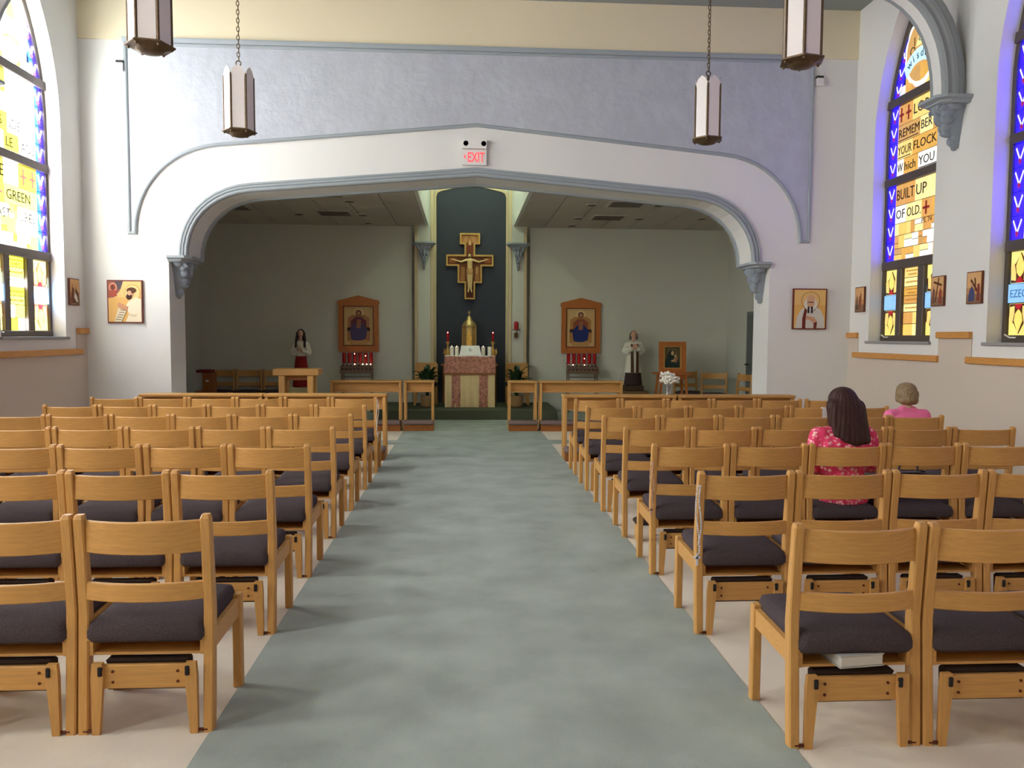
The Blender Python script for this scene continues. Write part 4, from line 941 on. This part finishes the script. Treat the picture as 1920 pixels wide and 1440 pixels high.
# enthroned icons in gabled oak frames
def gable_icon(label, xc, zb, robe, mantle, throne):
    t = thing('gabled_icon', label, 'icon', (xc, ALB, zb), 0, 'gabled icons on the sanctuary wall')
    out = [(-.385, 0), (.385, 0), (.385, .985), (0, 1.08), (-.385, .985)]; inn = rect(-.30, .11, .30, .90)
    V2 = lambda u, v, d: (u, -d, v)
    MB().prism(out, V2, .002, .03).build('back_board', M_ICONW, t)
    for nm, p in (('frame_stile', rect(-.39, 0, -.30, .96)), ('frame_stile', rect(.30, 0, .39, .96)), ('frame_rail', rect(-.30, 0, .30, .11)), ('gable', [(-.41, .93), (-.30, .895), (.30, .895), (.41, .93), (.40, .995), (0, 1.095), (-.40, .995)])):
        MB().prism(p, V2, .03, .075 if nm != 'gable' else .085).build(nm, M_ICONW, t)
    for p in (rect(-.30, .11, -.28, .9), rect(.28, .11, .30, .9), rect(-.28, .11, .28, .13), rect(-.28, .88, .28, .9)): MB().prism(p, V2, .03, .055).build('inner_lip', mat('lip_brown', s2l(120, 66, 34), .5), t)
    painting('painting', t, [((214, 178, 120), rect(-.28, .13, .28, .88)), ((226, 192, 136), circ(0, .76, .10, .09)), (throne, [(-.21, .42), (.21, .42), (.21, .66), (.12, .72), (-.12, .72), (-.21, .66)]), (throne, [(-.22, .2), (.22, .2), (.22, .4), (-.22, .4)]), ((70, 44, 34), [(-.22, .40), (-.12, .42), (-.14, .48), (-.22, .47)]), ((70, 44, 34), [(.22, .40), (.12, .42), (.14, .48), (.22, .47)]),
        (mantle, [(-.15, .4), (.15, .4), (.15, .6), (.06, .68), (-.06, .68), (-.15, .6)]), (robe, [(-.14, .24), (.0, .2), (.14, .26), (.17, .44), (.06, .56), (-.08, .54), (-.17, .44)]), ((160, 104, 78), [(-.05, .46), (.04, .46), (.05, .62), (-.02, .64)]), ((92, 56, 42), circ(0, .755, .055, .06)), ((186, 130, 96), circ(0, .75, .035, .042)), ((196, 150, 96), [(-.16, .14), (.16, .14), (.2, .22), (-.2, .22)])], lambda u, v, d: (u, -.03-d, v))
    return t
gable_icon('gabled oak icon of an enthroned figure holding a child', -2.068, 1.175, (84, 76, 110), (112, 62, 72), (176, 122, 84))
gable_icon('gabled oak icon of an enthroned blue robed figure', 2.308, 1.165, (40, 52, 110), (150, 84, 60), (186, 132, 76))
# votive candle racks
def rack(xc, lab, side, lit):
    t = thing('votive_rack', lab, 'candle rack', (xc, 15.3, 0), 0, 'votive candle racks')
    M_IR = mat('rack_metal', s2l(120, 96, 76), .5, .3)
    for x in (-.29, .27):
        for y in (-.14, .12): MB().box(x, x+.022, y, y+.022, 0, .8 if y < 0 else .98).build('leg', M_IR, t)
    for k, (y, z) in enumerate(((-.15, .80), (-.07, .875), (.06, .96))):
        MB().box(-.31, .31, y-.035, y+.05, z-.012, z).build('tier', M_IR, t)
        if k < 2: MB().box(-.31, .31, y-.037, y-.03, z-.03, z+.035).build('tier_front', M_IR, t)
    MB().box(-.28, .28, -.14, -.125, .69, .71).build('crossbar', M_IR, t)
    n = 0
    for k, (y, z) in enumerate(((-.15, .80), (-.07, .875))):
        for i in range(8):
            v = thing('votive_cup', ('lit votive cup glowing on the rack under the %s' if (k, i) in lit else 'small dark unlit votive cup on the rack under the %s') % side, 'votive candle', (xc-.265+.0757*i, 15.3+y+.01, z), 0, 'votive cups under the %s' % side)
            MB().lathe([(.018, 0), (.025, .01), (.028, .055), (.024, .055), (.02, .02)], n=10).build('cup', mat('dark_cup', s2l(70, 30, 26), .3), v, smooth=True)
            if (k, i) in lit: MB().ell((0, -.01, .062), (.008, .008, .014), nu=8, nv=6).build('flame', M_FLAME, v)
    for i in range(6):
        v = thing('tall_votive', ('lit tall red glass votive on the rack under the %s' if (2, i) in lit else 'unlit tall red glass votive on the rack under the %s') % side, 'votive candle', (xc-.26+.104*i, 15.36, .96), 0, 'tall red votives under the %s' % side)
        MB().lathe([(.030, 0), (.036, .01), (.036, .185), (.040, .20), (.034, .20), (.03, .05)], n=12).build('red_glass', M_RED, v, smooth=True)
        if (2, i) in lit: MB().ell((0, -.03, .1+.04*(i % 3)), (.009, .009, .014), nu=8, nv=6).build('flame', M_FLAME, v)
rack(-2.07, 'metal votive rack of red candles under the icon with child', 'icon with child', {(1, 5), (1, 6), (1, 7), (2, 2), (2, 4), (1, 3)})
rack(2.31, 'metal votive rack of red candles under the blue robed icon', 'blue robed icon', {(1, 4), (2, 3), (1, 1)})

# chairs along the sanctuary walls
for x, y, rz, lab in ((-4.67, 15.42, PI, 'oak chair at the sanctuary wall next to the red-topped stand'), (-4.15, 15.42, PI, 'oak chair at the sanctuary wall, middle of three by the corner'), (-3.63, 15.42, PI, 'oak chair at the sanctuary wall nearest the red skirted statue'),
                      (4.36, 15.25, PI+.1, 'oak chair at the sanctuary wall just behind the picture table'), (4.78, 14.75, PI-.25, 'oak chair in the sanctuary corner between picture table and door'), (5.16, 14.1, PI/2+.2, 'oak chair turned sideways beside the grey door')):
    c_ = chair(lab, (x, y, .004), rz, 'oak chairs along the sanctuary wall', 0)
    off = Matrix.Rotation(rz, 3, 'Z') @ Vector((-CW/2, 0, 0)); c_.location = (x+off.x, y+off.y, .004)
for x, lab in ((-.735, 'wide wooden presider chair behind the plant, lectern side'), (1.015, 'wide wooden presider chair behind the plant, sanctuary lamp side')):
    t = thing('presider_chair', lab, 'chair', (x, 15.05, .18), 0, 'presider chairs')
    MB().cbox(-.2, .2, .12, .16, .42, .80, .01).build('backrest', M_OAK, t); MB().cbox(-.22, .22, -.25, .14, .36, .43, .015).build('seat', M_FAB, t)
    for a in (-.22, .185):
        MB().cbox(a, a+.035, -.25, -.215, 0, .36, .004).build('leg', M_OAK, t); MB().cbox(a, a+.035, .12, .155, 0, .78, .004).build('leg', M_OAK, t)
# potted plants
def plant(label, x, y, z, seed):
    rnd = random.Random(seed); t = thing('potted_plant', label, 'plant', (x, y, z), 0, 'potted plants beside the altar')
    MB().lathe([(.085, 0), (.12, .03), (.125, .2), (.115, .22), (.10, .21), (.09, .19), (.001, .185)], n=16).build('basket', M_BASKET, t, smooth=True)
    for k in range(34):
        a = rnd.uniform(0, 2*PI); rch = rnd.uniform(.12, .33); h = rnd.uniform(.42, .78); w_ = rnd.uniform(.03, .06)
        dx, dy = math.cos(a), math.sin(a); px, py = -dy, dx; mb = MB(); rows_ = []
        for i in range(6):
            u = i/5; r_ = rch*(u**1.5); zz = .19+(h-.19)*math.sin(u*PI*.58); ww = w_*math.sin(PI*min(1, .12+.88*u))+.002
            rows_.append(((dx*r_+px*ww, dy*r_+py*ww, zz+.01), (dx*r_, dy*r_, zz), (dx*r_-px*ww, dy*r_-py*ww, zz+.01)))
        for p, q in zip(rows_, rows_[1:]):
            for i in range(2): mb.add([p[i], p[i+1], q[i+1], q[i]], [(0, 1, 2, 3)])
        mb.build('leaf', M_LEAF, t, smooth='all')
plant('leafy potted plant beside the altar, lectern side', -.68, 14.45, .18, 3); plant('leafy potted plant beside the altar, sanctuary lamp side', .96, 14.45, .18, 5)

# framed picture on a small table
t = thing('picture_table', 'small reddish wooden table with splayed legs under framed picture', 'table', (3.9, 14.55, .004))
MB().cbox(-.33, .33, -.2, .22, .79, .825, .006).build('table_top', M_ICONW, t)
for sx in (-1, 1):
    for sy in (-1, 1): MB().loft([[(sx*.29-.02, sy*.17-.02, 0), (sx*.29+.02, sy*.17-.02, 0), (sx*.29+.02, sy*.17+.02, 0), (sx*.29-.02, sy*.17+.02, 0)], [(sx*.22-.022, sy*.15-.022, .79), (sx*.22+.022, sy*.15-.022, .79), (sx*.22+.022, sy*.15+.022, .79), (sx*.22-.022, sy*.15+.022, .79)]]).build('leg', M_ICONW, t)
MB().box(-.22, .22, -.15, -.13, .70, .79).build('apron', M_ICONW, t); MB().box(-.25, .25, -.16, -.14, .33, .36).build('stretcher', M_ICONW, t)
t = thing('framed_picture', 'wooden framed dark picture of a haloed figure on small table', 'picture', (3.9, 14.5, .829)); t.rotation_euler = (-.09, 0, -.08)
V3 = lambda u, v, d: (u, -d, v)
MB().prism(rect(-.25, 0, .25, .57), V3, -.03, 0).build('back_board', M_MAR, t)
for nm, p in (('frame_stile', rect(-.255, 0, -.165, .58)), ('frame_stile', rect(.165, 0, .255, .58)), ('frame_rail', rect(-.165, 0, .165, .075)), ('frame_rail', rect(-.165, .495, .165, .58))): MB().prism(p, V3, 0, .03).build(nm, M_ICONW, t)
for p in (rect(-.165, .075, -.145, .495), rect(.145, .075, .165, .495), rect(-.145, .075, .145, .09), rect(-.145, .48, .145, .495)): MB().prism(p, V3, 0, .022).build('gilt_lip', M_GOLDP, t)
painting('painting', t, [((92, 78, 48), rect(-.145, .09, .145, .48)), ((120, 100, 60), circ(.0, .37, .085, .085)), ((36, 50, 46), [(-.14, .09), (.13, .09), (.13, .2), (.06, .3), (.05, .41), (-.03, .43), (-.07, .38), (-.1, .28), (-.14, .2)]), ((206, 170, 120), circ(.005, .365, .03, .042)), ((170, 124, 84), [(.0, .2), (.08, .19), (.1, .28), (.05, .32)]), ((206, 170, 120), circ(.06, .315, .022, .026)), ((206, 170, 120), [(-.02, .2), (.05, .23), (.04, .25), (-.02, .23)])], lambda u, v, d: (u, -d, v))
# red topped stand in the corner
t = thing('corner_stand', 'wooden stand with dark red padded top in the sanctuary corner', 'stand', (-4.55, 14.2, .004))
MB().cbox(-.16, .08, -.15, .15, .82, .87, .01).build('padded_top', mat('dark_red_pad', s2l(110, 36, 36), .8), t); MB().cbox(-.06, .12, -.12, .12, .05, .82, .006).build('upright', M_OAKD, t); MB().cbox(-.17, .14, -.25, .2, 0, .06, .006).build('foot', M_OAKD, t)
MB().cbox(-.17, -.06, -.2, .15, .42, .5, .006).build('kneeler', M_OAKD, t); MB().box(.0, .05, -.126, -.12, .66, .69).build('name_plate', M_WHITE, t)
# vase of white flowers on the desk
t = thing('flower_vase', 'glass vase of white carnations on the front desk', 'vase', (2.52, 9.54, .785))
MB().lathe([(.028, 0), (.03, .005), (.024, .05), (.03, .11), (.036, .13), (.033, .13), (.027, .11), (.021, .05), (.025, .012), (.001, .01)], n=16).build('vase', M_GLASS, t, smooth=True)
rnd = random.Random(2); FM = MB()
for k in range(22):
    a = k*2.4; p = .02*math.sqrt(k/3); FM.ell((p*math.cos(a), p*math.sin(a), .012*math.sin(k*1.3)-p*.35), (.014, .014, .011), nu=6, nv=4)
FMm = FM.mesh('blossom'); FMm.polygons.foreach_set('use_smooth', [True]*len(FMm.polygons))
for k, (x, y, z) in enumerate(((0, -.02, .27), (-.05, 0, .25), (.05, .01, .25), (-.02, -.04, .225), (.035, -.04, .215), (-.07, -.02, .205), (.075, -.01, .21), (0, .03, .24), (-.01, -.06, .185), (.05, -.05, .175), (-.045, -.055, .18))):
    fl_ = link('blossom', FMm, mat('white_petals', s2l(244, 240, 226), .7), t, loc=(x, y, z), rot=(rnd.uniform(-.6, .2), rnd.uniform(-.5, .5), rnd.uniform(0, 6)))
st = MB()
for x, y, z in ((0, -.02, .27), (-.05, 0, .25), (.05, .01, .25), (.03, -.04, .21), (-.06, -.02, .2), (-.02, -.05, .18)): st.tube([(x*.1, y*.1, .03), (x*.3, y*.3, .12), (x, y, z-.012)], .003, 5)
st.build('stems', M_LEAF, t)

# ================================================================== STATUES
def hand(b, w, d, s, r=.0085, L=.075, curl=.4):          # five separate fingers from wrist point w along direction d
    w, d = Vector(w), Vector(d).normalized(); side = d.cross(Vector((0, 0, 1)))
    side = side.normalized() if side.length > .1 else Vector((1, 0, 0)); dn = side.cross(d).normalized()
    if dn.z > 0: dn = -dn
    p = w+d*L*.9; b.ell(w+d*L*.5, (r*4, r*4, r*1.9), Matrix((side, d, side.cross(d))).transposed().to_3x3())
    for k, (off, ln) in enumerate(((-1.5, .75), (-.5, .95), (.5, 1.0), (1.5, .88))):
        a = w+d*L*.85+side*off*r*2.05; m = a+d*L*.45*ln+dn*L*.08; e = m+d*L*.32*ln+dn*L*curl*.6
        b.cap(a, m, r, r*.92, 8); b.cap(m, e, r*.92, r*.75, 8)
    a = w+d*L*.3-side*s*r*3.2; m = a+d*L*.35-side*s*r*2.2; b.cap(a, m, r*1.15, r, 8); b.cap(m, m+d*L*.3, r, r*.8, 8)
# woman statue in red skirt
t = thing('woman_statue', 'painted statue of dark haired woman in white blouse and red skirt', 'statue', (-3.11, 15.15, .004))
MB().cbox(-.22, .22, -.2, .2, 0, .50, .012).build('pedestal', mat('cream_pedestal', s2l(214, 200, 150), .7), t)
b = MB(); b.cap((0, 0, 1.02), (0, .01, 1.30), .085, .075); b.cap((-.07, 0, 1.33), (.07, 0, 1.33), .05, .05); b.cap((0, 0, 1.36), (0, -.01, 1.44), .032, .03)
b.ell((0, -.012, 1.52), (.055, .062, .075)); b.ell((0, -.076, 1.515), (.009, .012, .016)); b.ell((0, -.068, 1.485), (.018, .006, .004))
for s_ in (-1, 1):
    b.ell((s_*.022, -.07, 1.528), (.009, .004, .005)); b.cap((s_*.045, 0, .98), (s_*.045, 0, .52), .045, .035); b.cap((s_*.05, -.02, .52), (s_*.05, -.09, .515), .028, .022)
    b.cap((s_*.11, 0, 1.32), (s_*.14, -.02, 1.16), .035, .03); b.cap((s_*.14, -.02, 1.16), (s_*.03, -.12, 1.2), .027, .018); hand(b, (s_*.03, -.12, 1.2), (-s_*.25, -.1, 1), s_, .006, .05, .1)
body = link('body', fuse(b, .0065, 3, 'body'), M_SKIN, t)
MB().lathe([(.155, .505), (.16, .53), (.135, .8), (.11, 1.0), (.098, 1.09), (.09, 1.09), (.13, .55)], n=28).build('skirt', mat('dark_red_cloth', s2l(140, 26, 24), .8), body, smooth='all')
b = MB(); b.cap((0, 0, 1.1), (0, .01, 1.30), .098, .09); b.cap((-.08, 0, 1.33), (.08, 0, 1.33), .058, .058)
for s_ in (-1, 1): b.cap((s_*.11, 0, 1.31), (s_*.15, -.01, 1.17), .055, .06); b.ell((s_*.13, -.05, 1.14), (.055, .06, .05)); b.cap((s_*.13, -.05, 1.15), (s_*.06, -.1, 1.18), .045, .03)
link('blouse', fuse(b, .008, 4, 'blouse'), mat('cream_blouse', s2l(226, 220, 200), .8), body)
b = MB(); b.ell((0, .012, 1.545), (.066, .066, .066)); b.cap((0, .05, 1.52), (0, .06, 1.28), .055, .05)
for s_ in (-1, 1): b.cap((s_*.055, .0, 1.54), (s_*.075, -.02, 1.40), .026, .03); b.cap((s_*.075, -.02, 1.40), (s_*.085, -.06, 1.27), .03, .02)
b2 = b; link('hair', fuse(b2, .008, 3, 'hair'), mat('statue_hair', s2l(52, 34, 26), .5), body)
for s_ in (-1, 1): MB().ell((s_*.022, -.073, 1.529), (.006, .003, .004)).build('eye', M_BLACK, body)
# priest statue
t = thing('priest_statue', 'painted statue of praying priest in white surplice and dark cassock', 'statue', (3.29, 15.12, .004))
MB().cbox(-.27, .27, -.22, .22, 0, .44, .012).build('pedestal', mat('brown_pedestal', s2l(120, 92, 60), .7), t); MB().cbox(-.18, .18, -.16, .16, .44, .55, .012).build('base', mat('dark_base', s2l(70, 54, 40), .7), t)
b = MB(); b.cap((0, 0, 1.05), (0, .005, 1.32), .09, .08); b.cap((-.08, 0, 1.345), (.08, 0, 1.345), .05, .05); b.cap((0, 0, 1.38), (0, -.012, 1.45), .034, .03)
b.ell((0, -.016, 1.53), (.056, .064, .078)); b.ell((0, -.082, 1.525), (.009, .012, .017)); b.ell((0, -.07, 1.492), (.018, .006, .004))
for s_ in (-1, 1):
    b.ell((s_*.056, -.01, 1.525), (.008, .014, .02)); b.cap((s_*.05, 0, 1.0), (s_*.045, 0, .6), .05, .035); b.cap((s_*.05, -.02, .58), (s_*.055, -.1, .57), .03, .024)
    b.cap((s_*.12, 0, 1.34), (s_*.16, -.03, 1.2), .036, .03); b.cap((s_*.16, -.03, 1.2), (s_*.02, -.14, 1.27), .027, .018); hand(b, (s_*.02, -.14, 1.27), (-s_*.05, -.15, 1), s_, .006, .055, .05)
body = link('body', fuse(b, .0065, 3, 'body'), M_SKIN, t)
MB().lathe([(.175, .555), (.178, .58), (.15, .8), (.125, 1.0), (.11, 1.2), (.10, 1.2), (.15, .6)], n=28, sy=.8).build('cassock', mat('dark_cassock', s2l(62, 46, 40), .8), body, smooth='all')
mb = MB(); rings = []
for z, r_ in ((.795, .175), (.81, .178), (1.0, .15), (1.2, .128), (1.32, .115), (1.39, .07)):
    rings.append([(r_*(1+.05*math.cos(9*a)*(1.4-z))*math.cos(a), .82*r_*(1+.05*math.cos(9*a)*(1.4-z))*math.sin(a), z) for a in [2*PI*i/54 for i in range(54)]])
mb.loft(rings); mb.build('surplice', mat('surplice_white', s2l(222, 218, 200), .8), body, smooth='all')
b = MB()
for s_ in (-1, 1): b.cap((s_*.12, 0, 1.34), (s_*.175, -.03, 1.215), .05, .06); b.cap((s_*.175, -.03, 1.215), (s_*.07, -.11, 1.25), .055, .05); b.ell((s_*.13, -.07, 1.19), (.05, .05, .05)); b.cap((s_*.03, 0, 1.345), (s_*.12, 0, 1.335), .064, .062)
sl = fuse(b, .008, 3, 'surplice_sleeves'); link('surplice_sleeves', sl, MATS['surplice_white'], body)
for s_ in (-1, 1):
    MB().loft([[(s_*.02, -.143, .80), (s_*.075, -.137, .80), (s_*.075, -.15, .80), (s_*.02, -.156, .80)], [(s_*.03, -.125, 1.1), (s_*.075, -.115, 1.1), (s_*.075, -.128, 1.1), (s_*.03, -.138, 1.1)], [(s_*.03, -.09, 1.34), (s_*.07, -.075, 1.36), (s_*.07, -.09, 1.36), (s_*.03, -.105, 1.34)]]).build('stole', mat('stole_brown', s2l(84, 56, 40), .8), body)
b = MB(); b.ell((0, .015, 1.555), (.062, .062, .062)); 
for s_ in (-1, 1): b.cap((s_*.055, .01, 1.54), (s_*.066, .0, 1.45), .026, .024)
link('hair', fuse(b, .008, 3, 'hair'), mat('grey_hair', s2l(120, 108, 96), .6), body)

# ================================================================== SEATED WOMEN
def person(label, x, y, h, sc, top, hair, hair_mat, lean=0.0, turn=0.0):
    """seated on a chair facing +Y; built at sc = 1 with the seat at z 0"""
    t = thing('person', label, 'person', (x, y, h), turn); t.scale = (sc, sc, sc)
    fz = -(h-.004)/sc                                      # floor level below the seat
    b = MB()
    b.ell((0, .06, .10), (.185, .15, .12)); b.cap((0, .05, .1), (0, .035, .30), .135, .12); b.cap((-.05, .035, .30), (.05, .035, .30), .12, .12)
    b.cap((-.09, .03, .46), (.09, .03, .46), .10, .10); b.cap((-.15, .03, .515), (.15, .03, .515), .055, .055); b.cap((-.06, .03, .55), (.06, .03, .55), .05, .05)
    b.cap((0, .035, .56), (0, .055, .68), .055, .05)
    b.ell((0, .075, .755), (.075, .092, .112)); b.ell((0, .10, .70), (.058, .068, .058)); b.ell((0, .172, .745), (.012, .018, .026)); b.ell((0, .16, .70), (.026, .010, .007)); b.ell((0, .155, .665), (.025, .02, .02))
    for s_ in (-1, 1):
        b.ell((s_*.032, .158, .765), (.013, .008, .009)); b.ell((s_*.077, .065, .745), (.01, .018, .03))
        b.cap((s_*.185, .03, .505), (s_*.225, .04, .27), .055, .043); b.cap((s_*.225, .04, .27), (s_*.10, .24, .20), .04, .028); hand(b, (s_*.10, .24, .20), (-s_*.5, 1, -.15), s_, .0088, .085, .5)
        b.cap((s_*.09, .08, .085), (s_*.10, .46, .075), .085, .06); b.cap((s_*.10, .46, .06), (s_*.10, .45, fz+.10), .055, .036); b.cap((s_*.10, .44, fz+.062), (s_*.11, .58, fz+.032), .036, .026)
    body = link('body', fuse(b, .0075, 4, 'body'), M_SKIN, t)
    c = MB()
    c.ell((0, .045, .13), (.205, .165, .14)); c.ell((0, -.01, .05), (.20, .125, .11)); c.cap((0, .045, .13), (0, .03, .30), .152, .14); c.cap((-.06, .03, .30), (.06, .03, .30), .132, .132); c.cap((-.10, .025, .44), (.10, .025, .44), .117, .117)
    c.cap((-.16, .028, .515), (.16, .028, .515), .066, .066); c.cap((-.06, .03, .56), (.06, .03, .56), .054, .054)
    for s_ in (-1, 1):
        c.cap((s_*.19, .03, .505), (s_*.225, .035, .36), .075, .068); c.cap((s_*.225, .035, .36), (s_*.23, .04, .28), .066, .062)
    cl = fuse(c, .009, 5, 'blouse')
    if top is M_FLORAL:                                   # soft gathered folds
        for v in cl.vertices:
            if v.co.y < .1: k = .5+.5*math.sin(v.co.z*5); v.co.y -= .006*math.sin(v.co.x*70+2*v.co.z)*(1 if v.co.z > .3 else .6); v.co.z += .002*math.sin(v.co.x*40)
    link('blouse', cl, top, body)
    p = MB()
    for s_ in (-1, 1): p.cap((s_*.09, .07, .09), (s_*.10, .46, .075), .10, .072); p.cap((s_*.10, .46, .06), (s_*.10, .45, fz+.13), .068, .055)
    p.ell((0, .06, .085), (.20, .155, .10)); link('trousers', fuse(p, .010, 4, 'trousers'), M_DENIM, body)
    for s_ in (-1, 1):
        q = MB(); q.cap((s_*.10, .43, fz+.047), (s_*.112, .58, fz+.034), .04, .034); q.box(s_*.10-.035, s_*.10+.035, .40, .60, fz, fz+.032); link('shoe', fuse(q, .007, 3, 'shoe'), M_BLACK, body)
        MB().ell((s_*.032, .166, .766), (.008, .004, .006)).build('eye', M_BLACK, body)
    g = MB()
    if hair == 'long':
        g.ell((0, .055, .785), (.102, .112, .098), nu=16, nv=12); g.ell((.004, .02, .73), (.112, .098, .13), nu=16, nv=12)
        for k in range(9):                                # strands fanning down the back
            u = (k-4)/4; g.cap((.085*u, .0-.02*(1-u*u), .73), (.03+.11*u, -.05-.035*(1-u*u), .475+.03*abs(u)-.02*u), .062, .034)
        g.cap((.09, .03, .74), (.12, .0, .58), .045, .035); g.cap((-.09, .03, .75), (-.095, .02, .6), .045, .03)
    else:
        g.ell((0, .06, .785), (.106, .115, .092), nu=16, nv=12); g.ell((0, .03, .735), (.116, .105, .10), nu=16, nv=12); g.ell((0, .0, .69), (.098, .08, .07), nu=16, nv=12)
        for s_ in (-1, 1): g.cap((s_*.08, .06, .77), (s_*.09, .06, .68), .04, .034); g.ell((s_*.06, .01, .675), (.05, .055, .05))
    hm = fuse(g, .008, 8, 'hair')
    for v in hm.vertices:                                  # locks
        a = math.atan2(v.co.x, v.co.y-.06); r_ = .0022*math.sin(a*30+6*v.co.z)+.0015*math.sin(a*13-9*v.co.z); v.co.x += r_*math.sin(a); v.co.y += r_*math.cos(a)
    link('hair', hm, hair_mat, body)
    return t
person('seated woman with long dark hair in pink floral blouse', 2.475, 4.93, .422, .86, M_FLORAL, 'long', M_HAIR)
person('seated woman with short streaked blond hair in plain pink shirt', 3.95, 6.72, .405, .80, M_PINK, 'bob', M_HAIRB)

# ================================================================== SMALL THINGS
# handbag on the next chair
t = thing('handbag', 'black handbag on the chair beside the long haired woman', 'handbag', (2.95, 5.02, .447))
MB().loft([[(-.10, -.05, 0), (.10, -.05, 0), (.10, .06, 0), (-.10, .06, 0)], [(-.12, -.055, .05), (.12, -.055, .05), (.12, .065, .05), (-.12, .065, .05)], [(-.10, -.02, .16), (.10, -.02, .16), (.10, .03, .16), (-.10, .03, .16)]]).build('bag_body', M_BLACK, t)
MB().tube([(-.07, 0, .15), (-.06, -.03, .22), (0, -.05, .25), (.06, -.03, .22), (.07, 0, .15)], .008, 6).build('strap', mat('grey_strap', s2l(110, 108, 106), .6), t)
# book under the seat
t = thing('book', 'thick pale paperback lying on the shelf under the aisle seat', 'book', (1.186+.26, 2.70, .304), .12)
MB().cbox(-.085, .085, .0, .14, .003, .043, .003).build('pages', mat('page_edge', s2l(206, 200, 190), .8, noise=(20, .06, (1, 1, 40))), t)
MB().box(-.088, .088, -.002, .143, 0, .003).build('cover', mat('pale_cover', s2l(190, 186, 180), .6), t); MB().box(-.088, .088, -.002, .143, .043, .046).build('cover', MATS['pale_cover'], t)
# rosaries looped over chair posts
def rosary(label, x, y, z, L, mt, side):
    t = thing('rosary', label, 'rosary', (x, y, z), 0, 'rosaries hung on chairs'); beads = MB(); n = int(L/.011)
    for k in range(n):
        u = k/(n-1); beads.ell((side*.012*math.sin(u*5), -.004-.012*math.sin(u*PI), -L*u), .0052, nu=6, nv=4)
        beads.ell((side*(-.010+.006*math.sin(u*7)), -.010-.006*math.sin(u*PI), -L*.86*u), .0052, nu=6, nv=4)
    o = beads.build('beads', mt, t, smooth='all'); o['kind'] = 'stuff'
    c = MB(); c.box(-.005, .005, -.012, -.006, -L-.06, -L); c.box(-.018, .018, -.012, -.006, -L-.026, -L-.016); c.build('cross', mt, t)
rosary('white and blue beaded rosary hung on the second-to-last row aisle chair', 1.166-.004, 3.80, .76, .34, mat('bead_white', s2l(206, 206, 216), .3), -1)
rosary('red beaded rosary hung on the fifth row aisle chair', 1.172-.004, 4.79, .72, .28, mat('bead_red', s2l(190, 150, 130), .3), -1)
rosary('white beaded rosary hung on the first row aisle chair, sunny side', LX+.006, 8.53, .80, .34, mat('bead_pearl', s2l(226, 214, 206), .3), 1)
# white cloth hung over the top rail of a chair
u_ = .318/(CW-.068); yb = -.048*4*u_*(1-u_)
t = thing('hand_towel', 'white cloth hung over a chair back before the long haired woman', 'cloth', (1.173+CP*4+.350, 7.50+yb, .0), .10)
MB().cbox(-.04, .04, -.008, .0, .69, .812, .003).build('back_fold', M_LINEN, t); MB().cbox(-.04, .04, -.008, .027, .806, .815, .003).build('top_fold', M_LINEN, t); MB().cbox(-.04, .04, .019, .027, .71, .812, .003).build('front_fold', M_LINEN, t)
